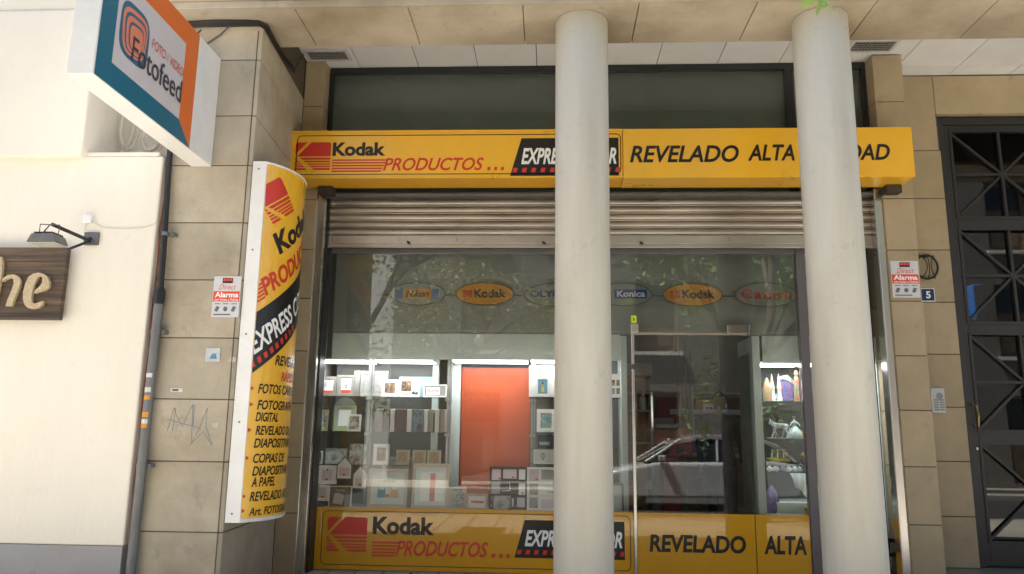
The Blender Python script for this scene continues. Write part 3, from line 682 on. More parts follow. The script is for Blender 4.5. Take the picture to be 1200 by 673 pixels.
# glass door
gd = thing('glass_door', 'frameless glass shop door with steel pull handle and yellow printed foot', 'door', ((XDL+XDR)/2, YG, 0))
MB().box(XDL, XDR, YG, YG+.01, .03, ZDT2).build('pane', G1, gd)
MB().box(XDL+.022, XDR, YG-.006, YG-.002, ZSILL-.02, ZBAND).build('foot_panel', yel_b, gd)
zz = at(745, 430, YG).z
MB().box(XDL-.004, XDL+.02, YG-.02, YG+.02, zz+.02, ZDT2).box(XDL-.004, XDL+.02, YG-.02, YG+.02, .02, zz-.02).build('edge_post', steel, gd, bevel=.003)
MB().box(XDL+.022, XDR, YG-.012, YG+.018, ZDT2-.022, ZDT2).build('top_rail', mat('brass rail', (.42, .37, .30), .35, metal=.7), gd, bevel=.002)
xh = at(763, 480, YG).x; za, zb2 = at(763, 503, YG).z, at(763, 462, YG).z
m = MB().tube([(xh, YG, za), (xh, YG-.05, za), (xh, YG-.06, za+.02), (xh, YG-.06, zb2-.02), (xh, YG-.05, zb2), (xh, YG, zb2)], .012, 12); m.build('pull_handle', steel, gd, smooth=True)
x0, x1, z0, z1 = rect(852, 381, 878, 391, YG); MB().box(x0, x1, YG-.02, YG+.02, z0, z1).build('hinge_plate', steel, gd, bevel=.003)
x0, x1, z0, z1 = rect(739, 380, 748, 390, YG); MB().box(x0, x1, YG-.02, YG+.02, z0, z1).build('hinge_plate', steel, gd, bevel=.003)
x0, x1, z0, z1 = rect(761, 627, 874, 648, YG); m = MB(); txt(m, 'REVELADO', x0, x1, z0, z1, YG-.0078, .1, .035); m.build('lettering', blk, gd)
x0, x1, z0, z1 = rect(739.5, 370, 746, 379, YG); m = MB(); flat(m, [(x0, z0), (x1, z0), (x1, z1), (x0, z1)], YG-.002)
st = m.build('sticker', mat('acid yellow sticker', (.62, .75, .02), .5)); tag(st, 'small acid yellow sticker on the glass above the door post', 'sticker')
m = MB(); flat(m, [(x0+.017, z0+.025), (x1-.017, z0+.025), ((x0+x1)/2, z1-.012)], YG-.0035); m.build('symbol', blk, st)

# ---------------------------------------------------------------- the shop inside
interior = mat('shop wall beige', (.22, .19, .16), .8)
struct('shop_floor', MB().box(-2.2, 3.3, 7.0, 11.6, -.05, .004), mat('shop floor tile', (.16, .14, .12), .35))
struct('shop_wall_left', MB().box(-2.36, -2.2, 7.22, 11.6, 0, 3.2), interior)
struct('shop_wall_right', MB().box(3.0, 3.12, 7.32, 11.6, 0, 3.2), interior)
struct('shop_wall_back', MB().box(-2.2, 3.3, 11.6, 11.7, 0, 3.2), interior)
struct('shop_ceiling', MB().box(-2.2, 3.2, 7.165, 11.6, 3.0, 3.1), mat('shop ceiling', (.10, .095, .09), .8))
lamp_m = mat('tube light', (.95, .98, 1), emit=2.8)
lamp_i = mat('dim ceiling light', (.95, .98, 1), emit=1.1)
for k, (lx, ly) in enumerate(((.2, 9.4), (2.3, 9.2), (2.3, 10.6), (.2, 10.8))):
    lab = ['near left', 'near right', 'far right', 'far left'][k]
    c = thing('ceiling_light', 'dim slotted ceiling light inside the shop, the %s one of four' % lab, 'lamp', (lx, ly, 2.95), 'ceiling lights inside the shop')
    MB().box(lx-.3, lx+.3, ly-.3, ly+.3, 2.975, 2.998).build('housing', white_enam, c)
    m = MB()
    for j in range(4): m.box(lx-.27, lx+.27, ly-.25+j*.15, ly-.20+j*.15, 2.962, 2.974)
    m.build('tube', lamp_i, c)
# valance boards and bulkhead behind the upper glass
grn = mat('grey green film board', (.30, .315, .285), .6, var=.05)
ZV = at(600, 391, 7.1).z
struct('upper_board', MB().box(GX0, GX1+.1, 7.12, 7.14, ZV, ZG1+.3), grn)
val = mat('pale valance board', (.66, .73, .70), .5, var=.03)
def fixture(name, x0, x1, y0, y1, z0, z1, m, lab, cat, bev=.003): return tag(MB().box(x0, x1, y0, y1, z0, z1).build(name, m, bevel=bev), lab, cat)
YV = 7.10
vx0, vx1 = GX0+.01, at(727, 400, YV).x
zv0 = at(500, 421, YV).z
fixture('valance', vx0, vx1, YV, YV+.018, zv0, ZV-.005, val, 'long pale valance board across the top of the left window display', 'valance')
vx2, vx3 = at(893, 400, YV).x, GX1
fixture('valance', vx2, vx3, YV, YV+.018, zv0, ZV-.005, val, 'short pale valance board above the figurine shelves', 'valance')
# light strips under the valances
for a, b, lab in ((365, 434, 'bright tube light at the far left under the long valance'), (439, 506, 'bright tube light second from left under the long valance'), (530, 618, 'bright tube light above the orange panel'), (622, 700, 'bright tube light over the right end of the left display'), (893, 940, 'bright tube light over the figurine shelves'), (945, 1030, 'bright tube light right of the grey mullion')):
    ya_ = 424 if a < 800 else 428
    xa, xb, zc, zd = rect(a, ya_-1.6, b, ya_+3, 7.13)
    t = thing('tube_light', lab, 'lamp', ((xa+xb)/2, 7.18, zc), 'tube lights in the window display')
    MB().box(xa, xb, 7.13, 7.40, zd-.008, zd).build('tube', lamp_m, t); MB().box(xa, xb, 7.125, 7.405, zd+.001, zd+.020).build('housing', white_enam, t)

# back wall of the window display and its posts
YB = 7.52
zfl = ZBAND-.02
dark_back = mat('dark display back', (.085, .09, .085), .6, var=.1)
xo0, xo1 = at(540, 500, YB).x, at(621, 500, YB).x
bx1 = at(736, 500, YB).x
fixture('backdrop_panel', GX0-.05, at(505, 500, YB).x, YB, YB+.02, 0, 2.2, dark_back, 'dark back panel behind the left shelves of picture frames', 'panel', 0)
fixture('backdrop_panel', xo1+.012, bx1, YB, YB+.02, 0, 2.2, mat('grey display back', (.20, .205, .20), .6, var=.1), 'grey back panel behind the shelves right of the orange panel', 'panel', 0)
fixture('post', at(506, 500, YB).x, at(513, 500, YB).x, YB-.05, YB+.03, 0, 2.15, val, 'pale narrow post left of the orange panel, nearer the books', 'post')
fixture('post', at(527, 500, YB).x, at(539, 500, YB).x, YB-.04, YB+.03, 0, 2.15, val, 'pale wide post touching the orange panel on its left', 'post')
fixture('post', at(728, 500, 7.2).x, at(735, 500, 7.2).x, 7.15, 7.55, .0, ZV-.01, val, 'pale upright end board closing the display beside the glass door', 'post')
fixture('orange_panel', xo0, xo1, YB+.002, YB+.02, 0, at(580, 431, YB).z, mat('orange panel', (.47, .085, .032), .35, var=.06), 'tall orange panel at the back of the window display', 'panel', .002)
fixture('dark_panel', xo0-.02, xo1, YB+.022, YB+.04, 0, 2.2, black_paint, 'dark panel behind the orange panel, showing as a strip over it', 'panel', 0)
fixture('display_platform', GX0, at(727, 590, 7.2).x, 7.0, YB-.002, .0, zfl, mat('display base green', (.20, .23, .21), .5), 'grey green platform carrying the lowest row of frames', 'platform')
# glass shelves
shelf_g = glass('shelf glass', (.92, .97, .95), 1.3)
YSH = 7.40
def shelf(px0, px1, py, lab, Y=YSH):
    z = at((px0+px1)/2, py, Y-.12).z
    xa, xb = at(px0, py, Y).x, at(px1, py, Y).x
    tag(MB().box(xa, xb, Y-.13, Y+.15, z-.008, z).build('glass_shelf', shelf_g, bevel=.001), lab, 'shelf', 'glass shelves in the window display'); return z
ZA = shelf(362, 526, 464.5, 'top left glass shelf carrying the white and silver frames')
ZBs = shelf(362, 526, 506, 'middle left glass shelf carrying the album row')
ZCs = shelf(362, 526, 545, 'lowest left glass shelf carrying the small gold frames')
ZR1 = shelf(621, 728, 466, 'top glass shelf right of the orange panel')
ZR2 = shelf(621, 728, 507, 'second glass shelf right of the orange panel')
ZR3 = shelf(621, 728, 526, 'third glass shelf right of the orange panel, under the navy box')
ZR4 = shelf(621, 728, 544, 'lowest glass shelf right of the orange panel, under the balloon card')
alu = mat('shelf upright aluminium', (.38, .39, .38), .35, metal=.6)
for a, lab in ((431, 'aluminium shelf upright between the two bays of the left display'), (524, 'aluminium shelf upright between the album row and the orange panel'), (623, 'aluminium shelf upright at the right edge of the orange panel')):
    xx = at(a, 510, 7.4).x
    u = thing('shelf_upright', lab, 'shelf upright', (xx, 7.4, .5), 'shelf uprights in the window')
    MB().box(xx-.012, xx+.012, 7.39, 7.42, zfl, 2.0).box(xx+.02, xx+.034, 7.39, 7.42, zfl, 2.0).build('post', alu, u, bevel=.002)
    for z in (ZA, ZBs, ZCs): MB().box(xx-.02, xx+.04, 7.33, 7.389, z-.035, z-.010).build('bracket', alu, u, bevel=.003)

# ---------------------------------------------------------------- frames and cards on show
pale = mat('frame white', (.84, .83, .80), .5, var=.05); silver = mat('frame silver', (.45, .44, .40), .35, metal=.3); greyw = mat('frame grey wood', (.27, .25, .22), .6, var=.2, vscale=12)
goldf = mat('frame gold', (.52, .40, .17), .4, metal=.4); goldw = mat('frame pale gold', (.52, .44, .30), .45, var=.15); woodf = mat('frame pale wood', (.56, .44, .32), .6, var=.12, vscale=8, stretch=(1, 1, 6))
kraft = mat('frame kraft', (.24, .17, .11), .7, var=.12); greenf = mat('frame lime edge', (.42, .52, .25), .3); bluef = mat('album pale blue', (.33, .47, .50), .5); blackf = mat('frame black', (.018, .014, .014), .45); brownf = mat('frame brown', (.16, .11, .07), .6); tealf = mat('frame teal wood', (.42, .50, .46), .6)
card = mat('white card', (.86, .86, .85), .5, var=.02); greyp = mat('grey card', (.36, .37, .36), .4); lilac = mat('lilac card', (.66, .57, .61), .5, var=.03); redt = mat('red tag', (.70, .07, .04), .5); ink = mat('card ink', (.05, .05, .05), .6); paleblue = mat('mat pale blue', (.70, .76, .75), .5)
ph_b = photo('brown portrait print', ((.55, .47, .38), (.33, .19, .11), (.08, .05, .04), (.60, .50, .42)), 14)
ph_k = photo('black and white print', ((.02, .02, .02), (.3, .3, .3), (.6, .6, .6), (.15, .15, .15)), 13, 2)
ph_g = photo('gold toned print', ((.55, .46, .3), (.34, .22, .1), (.62, .55, .42)), 16, 4)
ph_f = photo('floral print', ((.62, .62, .6), (.12, .14, .15), (.58, .58, .57), (.25, .3, .32)), 30, 6)
ph_t = photo('teal and sand print', ((.6, .56, .46), (.1, .35, .42), (.55, .5, .4), (.6, .3, .1)), 14, 8)
GRP = 'picture frames in the window display'
def balloon(mb, cx, cz, r, y):
    outline(mb, ell(cx, cz+r*.25, r, r, 24), r*.16, y); outline(mb, ell(cx, cz+r*.25, r*.45, r, 24), r*.14, y)
    flat(mb, [(cx-r*.28, cz-r*1.35), (cx+r*.28, cz-r*1.35), (cx+r*.28, cz-r*.95), (cx-r*.28, cz-r*.95)], y)
def pframe(lab, px, Y, fm, inner=card, bw=.10, zrest=None, extra=None, mat_=None, lean=5, house=False, depth=.018, name='picture_frame', yaw=0, cat='picture frame'):
    x0, x1, z0, z1 = rect(*px, Y)
    if zrest is not None: z1 += zrest-z0; z0 = zrest
    b = bw*min(x1-x0, z1-z0); piv = (0, Y, z0); la = R_(-lean)
    t = thing(name, lab, cat, ((x0+x1)/2, Y, z0), GRP)
    if house:
        zr_ = z0+(z1-z0)*.62; xm = (x0+x1)/2
        po = [(x0, z0), (x1, z0), (x1, zr_), (xm, z1), (x0, zr_)]
        MB().prism(po, Y, Y+depth, 'y').leanx(piv, la).build('frame', fm, t)
        pi = [(x0+b, z0+b), (x1-b, z0+b), (x1-b, zr_-b*.3), (xm, z1-b*1.6), (x0+b, zr_-b*.3)]
        MB().prism(pi, Y-.003, Y-.0005, 'y').leanx(piv, la).build('picture', pale, t)
    else:
        MB().ring((x0, x1, z0, z1), (x0+b, x1-b, z0+b, z1-b), Y, Y+depth).leanx(piv, la).build('frame', fm, t, bevel=.0015)
        MB().box(x0+b, x1-b, Y+.006, Y+depth-.001, z0+b, z1-b).leanx(piv, la).build('picture', inner, t)
    u = lambda a: x0+(x1-x0)*a; v = lambda a: z0+(z1-z0)*a
    yf = Y+.0045 if not house else Y-.0045
    for e in (extra or []):
        k = e[0]; mm = MB()
        if k == 'rect': mm.box(u(e[1]), u(e[2]), yf-.0006*(e[6] if len(e) > 6 else 0), yf+.001, v(e[3]), v(e[4])).leanx(piv, la).build(e[7] if len(e) > 7 else 'print', e[5], t)
        elif k == 'balloon': balloon(mm, u(e[1]), v(e[2]), e[3]*(x1-x0), yf-.002); mm.leanx(piv, la).build('emblem', ink, t)
        elif k == 'poly': mm.prism([(u(a), v(b_)) for a, b_ in e[1]], yf-.0015-.0006*(e[3] if len(e) > 3 else 0), yf, 'y').leanx(piv, la).build(e[4] if len(e) > 4 else 'print', e[2], t)
        elif k == 'text': txt(mm, e[1], u(e[2]), u(e[3]), v(e[4]), v(e[5]), yf-.003, e[7] if len(e) > 7 else 0); mm.leanx(piv, la).build('lettering', e[6], t)
        elif k == 'bars':
            for a0, a1, b0, b1 in e[1]: mm.box(u(a0), u(a1), yf-.010, yf+.001, v(b0), v(b1))
            mm.leanx(piv, la).build('divider', e[2], t)
    return t
def tagr(a0=.62, a1=.82, b0=.14, b1=.24): return ('rect', a0, a1, b0, b1, redt, 3, 'price_tag')
Y1, Y2, Y3 = 7.34, 7.40, 7.46
pframe('small beige frame half hidden behind the grey balloon frame, far left', (371, 433, 379, 446), Y3, pale, greyp, .2, ZA)
pframe('wide grey frame with balloon card and red strip, far left of the top shelf', (369, 440, 394, 463), Y1, greyw, card, .16, ZA, [('rect', .16, .84, .16, .28, redt, 1), ('balloon', .45, .58, .10)])
pframe('tall grey frame with balloon card and red strip, second on the top shelf', (394.5, 438, 415, 463), Y1, greyw, greyp, .15, ZA, [('rect', .26, .8, .16, .82, card, 0), ('rect', .26, .8, .16, .3, redt, 1), ('balloon', .53, .60, .19)])
pframe('narrow pale grey frame behind the tall grey balloon frame', (414, 431, 421.5, 462), Y3, silver, greyp, .18, ZA)
pframe('large square silver frame with plain grey picture on the top shelf', (422, 432, 454, 462.5), Y2, silver, greyp, .13, ZA, [tagr(.74, .84, .13, .19)])
pframe('white frame with brown baby photo right of the large silver frame', (446.6, 443.5, 467, 463.5), Y1, pale, ph_b, .2, ZA)
pframe('white frame with pale print and small drawn figures, middle of the top shelf', (467.5, 440, 492, 463.5), Y1, pale, card, .05, ZA, [('rect', .1, .58, .28, .8, ph_b, 0), ('rect', .1, .5, .84, .9, greyp, 0), ('text', 'love', .12, .5, .08, .2, ink), ('poly', [(.62, .14), (.9, .12), (.92, .26), (.78, .22), (.7, .3), (.62, .24)], ink)])
pframe('pale blue album standing behind the white frames on the top shelf', (490, 438.5, 511, 463), Y3, bluef, bluef, .08, ZA, [('rect', .2, .8, .66, .74, pale)], name='photo_album', cat='album')
pframe('low white frame with red handwriting at the right end of the top shelf', (496, 448.5, 523.5, 463.5), Y1, pale, greyp, .10, ZA, [('rect', .12, .7, .2, .8, card, 0), ('text', 'Recuerdos', .16, .66, .42, .66, redt, .3)])
pframe('gold frame with grey photo and red tag, far left of the album shelf', (367, 480, 384, 505), Y1, goldf, ph_f, .10, ZBs, [tagr(.4, .6, .1, .2)])
pframe('clear frame with lime edge and grey card on the album shelf', (391, 475, 416, 505), Y2, greenf, greyp, .06, ZBs, [('rect', .2, .78, .2, .84, card, 1), ('rect', .06, .94, .06, .14, greenf, 2)])
pframe('tiny white frame with patterned mount in front of the lime edged frame', (407, 485, 422.5, 505), 7.2, pale, ph_f, .14, ZBs, [('poly', [(.2, .42), (.5, .62), (.66, .5), (.36, .28)], lilac)])
pframe('small dark portrait print above the gold frame, far left', (369, 466, 385, 481), 7.46, blackf, photo('dark portrait print', ((.03, .02, .02), (.3, .16, .1), (.05, .03, .03)), 12, 15), .06)
# arched acrylic plaque
x0, x1, z0, z1 = rect(390, 466, 418, 505, 7.49); r = (x1-x0)/2; cx = (x0+x1)/2
tag(MB().prism([(x0, ZBs), (x1, ZBs)]+[(cx+r*math.cos(R_(a)), z1-r+r*math.sin(R_(a))) for a in range(0, 181, 12)], 7.49, 7.50, 'y').build('arched_plaque', mat('smoky acrylic', (.26, .28, .27), .2)), 'round topped grey acrylic plaque standing behind the lime edged frame', 'plaque')
# album row
alb_g = mat('album grey', (.25, .23, .21), .6); alb_b = mat('album dark brown', (.05, .03, .028), .6); alb_w = mat('album white', (.62, .6, .56), .6); alb_p = photo('album photo blue', ((.05, .03, .03), (.12, .2, .3), (.06, .03, .03)), 10, 9)
for a, b, mm_, lab in ((440, 449, alb_g, 'grey album at the left end of the album row'), (449.5, 457, alb_b, 'dark brown album second in the album row'), (457.4, 463, alb_w, 'white spined album between the dark brown and the plum album'), (463.4, 476.5, mat('album plum', (.10, .06, .055), .6), 'plum brown album in the middle of the album row'), (477, 483, alb_w, 'white spined album right of the plum brown album'), (483.4, 496.5, alb_p, 'album with blue patterned cover in the album row'), (497, 502, alb_w, 'white spined album right of the blue patterned album'), (502.4, 508, alb_g, 'narrow grey album fifth from the right end'), (510, 515, alb_w, 'cream album at the right part of the row'), (515.4, 522, alb_g, 'grey album at the right end of the album row')):
    x0, x1, z0, z1 = rect(a, 478.5, b, 505, 7.24)
    t = thing('photo_album', lab, 'album', ((x0+x1)/2, 7.3, ZBs), 'albums standing in a row')
    MB().box(x0+.001, x1-.001, 7.22, 7.40, ZBs+.001, ZBs+z1-z0).build('cover', mm_, t, bevel=.003)
    MB().box(x0+.006, x1-.006, 7.23, 7.402, ZBs+z1-z0+.0005, ZBs+z1-z0+.002).build('pages', card, t)
pframe('small white frame with brown photo at the left end of the lowest shelf', (365, 528.5, 377.5, 543.5), Y1, pale, ph_b, .12, ZCs)
pframe('wide frame with black and white landscape photo on the lowest shelf', (381, 526, 406, 544), Y2, silver, ph_k, .05, ZCs)
pframe('white frame with black floral border on the lowest shelf', (409, 521, 429.5, 545), Y1, ph_f, ph_f, .17, ZCs, [('rect', .24, .78, .22, .8, ph_k, 0), tagr(.3, .6, .18, .26)])
pframe('white frame with brown portrait photo right of the floral frame', (437, 519.5, 456, 544), Y1, pale, ph_b, .22, ZCs)
for a, lab in ((464, 'leftmost of three pale gold frames on the lowest shelf'), (483, 'middle one of three pale gold frames on the lowest shelf'), (500.5, 'rightmost of three pale gold frames on the lowest shelf')):
    pframe(lab, (a, 525, a+16, 543), Y1, goldw, ph_g, .16, ZCs)
# the lowest rows
pframe('white frame with clip and lilac card, upper left of the lowest rows', (371.5, 545.5, 394.5, 567.5), 7.16, pale, pale, .12, None, [('rect', .24, .76, .2, .76, lilac), ('rect', .47, .53, .7, .82, ink, 3, 'clip'), tagr(.4, .56, .2, .3)], lean=3)
pframe('house shaped white frame with brown edge, the upper one', (394.5, 535, 412.5, 562), 7.15, brownf, None, .06, None, [('rect', .18, .84, .16, .5, lilac, 1), tagr(.42, .6, .16, .24)], house=True, lean=3)
pframe('house shaped white frame with brown edge, the lower one', (413, 545, 430.5, 573.5), 7.13, brownf, None, .06, None, [('rect', .2, .82, .14, .46, lilac, 1), tagr(.44, .62, .14, .22)], house=True, lean=3)
pframe('low white frame with lilac card in the bottom left corner', (361.5, 568.5, 385, 587), 7.12, pale, pale, .13, None, [('rect', .14, .86, .18, .84, lilac), tagr(.62, .78, .2, .32)], lean=3)
t = pframe('kraft brown frame with white edge and tilted lilac card, bottom left', (385, 567.5, 411.5, 593), 7.08, pale, kraft, .04, zfl, [('poly', [(.18, .2), (.62, .13), (.7, .58), (.52, .62), (.46, .68), (.24, .66)], lilac, 1), tagr(.38, .52, .1, .2), ('text', 'family', .3, .72, .74, .84, card)])
pframe('pink edged frame leaning behind the frame of two cats', (446, 543, 481, 594), 7.36, mat('frame pink', (.55, .42, .40), .6), card, .10, zfl, lean=7)
pframe('teal edged frame leaning furthest back behind the frame of two cats', (454, 537, 487, 594), 7.42, tealf, mat('pink mount', (.58, .45, .43), .6), .10, zfl, lean=7)
cat_t = mat('cat teal', (.05, .27, .30), .5); cat_o = mat('cat orange', (.66, .38, .13), .5)
def catp(x, w_): return [(x, .26), (x+w_, .26), (x+w_*1.0, .40), (x+w_*.92, .53), (x+w_*.78, .46), (x+w_*.22, .46), (x+w_*.08, .53), (x, .40)]
pframe('large wooden frame printed with a teal and an orange cat', (430.5, 549, 477, 594.5), 7.18, woodf, paleblue, .085, zfl, [('poly', catp(.25, .2), cat_t), ('poly', catp(.58, .2), cat_o), ('poly', [(.47, .27), (.55, .27), (.56, .34), (.46, .34)], redt), ('rect', .2, .85, .245, .255, greyp), ('text', 'mi familia', .38, .7, .66, .72, redt)], lean=6)
pframe('large wooden frame with pale mount and pink upright strip', (482.5, 542.5, 526, 595), 7.18, woodf, paleblue, .08, zfl, [('rect', .22, .86, .16, .8, card), ('rect', .48, .62, .16, .78, mat('pink strip', (.66, .26, .22), .5), 2)], lean=6)
pframe('wooden frame with white floral print left of the heart frame', (527.5, 568, 546, 594.5), 7.12, woodf, ph_f, .12, zfl, [tagr(.6, .8, .1, .18)])
t = pframe('low wooden frame with red striped card and white heart', (546.5, 575.5, 571, 595), 7.06, woodf, card, .14, zfl, [('rect', .2, .84, .44, .58, redt)])
x0, x1, z0, z1 = rect(548, 587, 556, 595, 7.04)
cx, cz = (x0+x1)/2, (z0+z1)/2
tag(MB().prism([(cx+.020*(math.sin(a)**3), cz+.0013*(13*math.cos(a)-5*math.cos(2*a)-2*math.cos(3*a)-math.cos(4*a))) for a in [2*math.pi*k/24 for k in range(24)]], 7.03, 7.04, 'y').build('wooden_heart', pale), 'little white heart leaning on the low wooden frame', 'ornament')
cells = [('rect', .06, .30, .68, .94, lilac), ('rect', .36, .72, .72, .94, lilac), ('rect', .78, .95, .70, .94, card), ('rect', .06, .28, .36, .62, greyp), ('rect', .78, .95, .34, .62, card), ('rect', .06, .28, .06, .30, ph_k), ('rect', .36, .66, .06, .26, lilac), ('rect', .74, .95, .06, .28, lilac)]
hands = lambda c, m_: [('poly', [(c+.0, .46), (c+.02, .46), (c-.01, .64), (c-.02, .64)], m_, 6, 'clock_hand'), ('poly', [(c, .45), (c-.22, .43), (c-.22, .42), (c+.01, .43)], m_, 6, 'clock_hand')]
pframe('square black multi photo frame with clock hands', (573, 544.5, 617.5, 595), 7.20, blackf, blackf, .05, zfl, cells+hands(.55, card)+[tagr(.24, .30, .7, .74), tagr(.6, .66, .73, .77), tagr(.7, .74, .06, .12), tagr(.85, .92, .37, .41)], lean=8, name='clock_frame', cat='clock')
pframe('square white multi photo frame with clock hands, half behind the column', (617.5, 545, 664, 596), 7.14, pale, pale, .05, zfl, [e[:5]+((greyp if i % 2 else lilac),)+e[6:] for i, e in enumerate(cells)]+hands(.72, ink)+[tagr(.2, .27, .7, .74), tagr(.2, .27, .37, .41), tagr(.2, .27, .07, .11), tagr(.82, .9, .08, .12)], lean=8, name='clock_frame', cat='clock')
pframe('small dark frame with black and white photo before the black clock frame', (577, 575.5, 599.5, 595), 7.05, blackf, ph_k, .07, zfl)
pframe('white frame with photo of a woman in yellow dress on the upper right shelf', (627, 436, 645, 460), 7.2, pale, mat('sky print', (.12, .33, .48), .4), .19, ZR1, [('poly', [(.38, .24), (.62, .24), (.58, .42), (.54, .5), (.45, .5), (.42, .42)], mat('yellow dress', (.7, .5, .04), .5)), ('poly', [(.44, .5), (.55, .5), (.56, .62), (.44, .62)], mat('skin print', (.5, .28, .18), .5)), ('poly', ell(.5, .68, .06, .055, 12), mat('hair print', (.05, .03, .02), .5))])
fixture('display_box', at(620, 450, 7.3).x, at(700, 450, 7.3).x, 7.26, 7.44, ZR1+.001, ZR1+.29, pale, 'big white display box behind the frame of the woman in yellow', 'box')
pframe('white frame with teal and sand figure on the second right shelf', (629, 479, 651, 506), 7.22, pale, ph_t, .2, ZR2)
x0, x1, z0, z1 = rect(630, 508, 655, 526, 7.2)
t = thing('navy_box', 'navy blue box with pale label on the right shelves', 'box', ((x0+x1)/2, 7.3, ZR3), None)
MB().box(x0, x1, 7.2, 7.38, ZR3+.001, ZR2-.03).build('body', mat('navy card', (.012, .016, .05), .4), t, bevel=.003)
MB().box(x0+.015, x0+.11, 7.197, 7.1995, ZR3+.03, ZR3+.06).build('label', bluef, t)
pframe('pale card with black balloon drawing on the lowest right shelf', (625, 527, 652, 544), 7.2, pale, paleblue, .08, ZR4, [('balloon', .42, .52, .11)])
pframe('white card with four small pictures, right of the left column', (712, 434, 728, 462), 7.2, pale, card, .08, ZR1, [('rect', .3, .55, .5, .75, ph_b), ('rect', .65, .9, .5, .75, ph_g), ('rect', .3, .55, .15, .4, ph_t), ('rect', .65, .9, .15, .4, ph_b)])
pframe('grey frame with pale picture at the foot, right of the left column', (705, 556, 731, 590), 7.12, greyw, paleblue, .09, zfl)

# ---------------------------------------------------------------- oval maker signs behind the upper glass
YO = 7.06
ovg = mat('oval grey', (.31, .325, .295), .5); ovr = mat('oval rim', (.09, .10, .09), .5); ovo = mat('oval orange', (.72, .30, .02), .45)
navy = mat('letter blue', (.015, .06, .32), .4); lblue = mat('patch blue', (.08, .17, .38), .5)
def oval(px, m_, lab):
    x0, x1, z0, z1 = rect(*px, YO); cx, cz, a, b = (x0+x1)/2, (z0+z1)/2, (x1-x0)/2, (z1-z0)/2
    t = thing('oval_sign', lab, 'sign', (cx, YO, z0), 'oval maker signs behind the upper glass')
    MB().prism(ell(cx, cz, a, b, 56), YO, YO+.012, 'y').build('plate', m_, t)
    m = MB(); outline(m, ell(cx, cz, a, b, 56), .008, YO-.001); m.build('rim', ovr, t)
    return t, cx, cz, a, b
t, cx, cz, a, b = oval((457, 331, 522, 358), ovg, 'grey oval sign with two blue patches and an orange one, leftmost')
MB().box(cx-a*.78, cx-a*.55, YO-.003, YO-.001, cz-b*.42, cz+b*.45).box(cx+a*.52, cx+a*.76, YO-.003, YO-.001, cz-b*.42, cz+b*.45).build('blue_patch', lblue, t)
MB().box(cx-a*.5, cx+a*.48, YO-.003, YO-.001, cz-b*.42, cz+b*.45).build('orange_patch', ovo, t)
m = MB(); txt(m, 'Nikon', cx-a*.42, cx+a*.4, cz-b*.3, cz+b*.34, YO-.004, .25, .03); m.build('lettering', ink, t)
def kod(px, lab):
    t, cx, cz, a, b = oval(px, ovo, lab)
    m = MB(); k_logo(m, cx-a*.74, cz-b*.3, a*.32, b*.62, YO-.002); m.build('logo', red, t)
    m = MB(); txt(m, 'Kodak', cx-a*.36, cx+a*.74, cz-b*.34, cz+b*.42, YO-.002, 0, .035); m.build('lettering', ink, t)
kod((534, 331, 602, 358), 'orange oval sign left of the left column, between two grey ovals')
kod((777, 332, 847, 359), 'orange oval sign above the glass door')
t, cx, cz, a, b = oval((614, 332, 688, 359), ovg, 'grey oval sign with blue letters, cut off by the left column')
m = MB(); txt(m, 'OLYMPUS', cx-a*.8, cx+a*.8, cz-b*.22, cz+b*.36, YO-.002, 0, .045); m.build('lettering', navy, t)
t, cx, cz, a, b = oval((696, 331.5, 765, 359), ovg, 'grey oval sign with white letters on a blue bar and an orange ball')
MB().box(cx-a*.3, cx+a*.8, YO-.003, YO-.001, cz-b*.34, cz+b*.42).build('blue_bar', navy, t)
m = MB(); txt(m, 'Konica', cx-a*.22, cx+a*.74, cz-b*.22, cz+b*.32, YO-.0045, 0, .03); m.build('lettering', wht, t)
m = MB(); flat(m, ell(cx-a*.56, cz, a*.2, b*.42, 24), YO-.002); m.build('orange_ball', mat('ball orange', (.75, .16, .02), .4), t)
t, cx, cz, a, b = oval((861, 331, 935, 360), ovg, 'grey oval sign with red letters, rightmost')
m = MB(); txt(m, 'Canon', cx-a*.80, cx+a*.8, cz-b*.36, cz+b*.42, YO-.002, 0, .03, None, 1.18); m.build('lettering', red, t)
zc = at(700, 346, YO).z
tag(MB().tube([(at(440, 345, YO).x, YO+.03, zc), (at(950, 345, YO).x, YO+.03, zc)], .005, 6).build('hanging_rail', ovr), 'thin dark rail linking the six oval signs', 'rail')

# ---------------------------------------------------------------- figurine shelves right of the door
YR = 7.42
fixture('backdrop_panel', at(893, 500, 7.6).x, 3.0, 7.66, 7.68, .55, 2.2, mat('figurine back dark', (.05, .05, .048), .5), 'dark back panel behind the figurine shelves', 'panel', 0)
fixture('end_board', at(884, 500, 7.12).x, at(893, 500, 7.12).x, 7.08, 7.62, 0, ZV-.01, val, 'pale upright end board between the glass door and the figurine shelves', 'post')
fixture('end_glass', at(877, 500, 7.3).x, at(877, 500, 7.3).x+.012, 7.15, 7.6, .15, 1.95, shelf_g, 'green glass side pane beside the figurine end board', 'pane')
fixture('end_board', at(1030, 500, 7.12).x, at(1036, 500, 7.12).x, 7.08, 7.62, 0, ZV-.01, val, 'pale upright end board of the figurine shelves, next to the steel rail', 'post')
fixture('drawer_box', at(905, 595, 7.3).x, at(1010, 595, 7.3).x, 7.16, 7.62, .0, at(920, 589, 7.16).z, val, 'pale low box at the foot of the figurine shelves', 'box')
def rshelf(py, lab):
    z = at(915, py, YR-.1).z
    tag(MB().box(at(894, py, YR).x, at(1030, py, YR).x, 7.28, 7.6, z-.008, z).build('glass_shelf', shelf_g, bevel=.001), lab, 'shelf', 'glass shelves of figurines'); return z
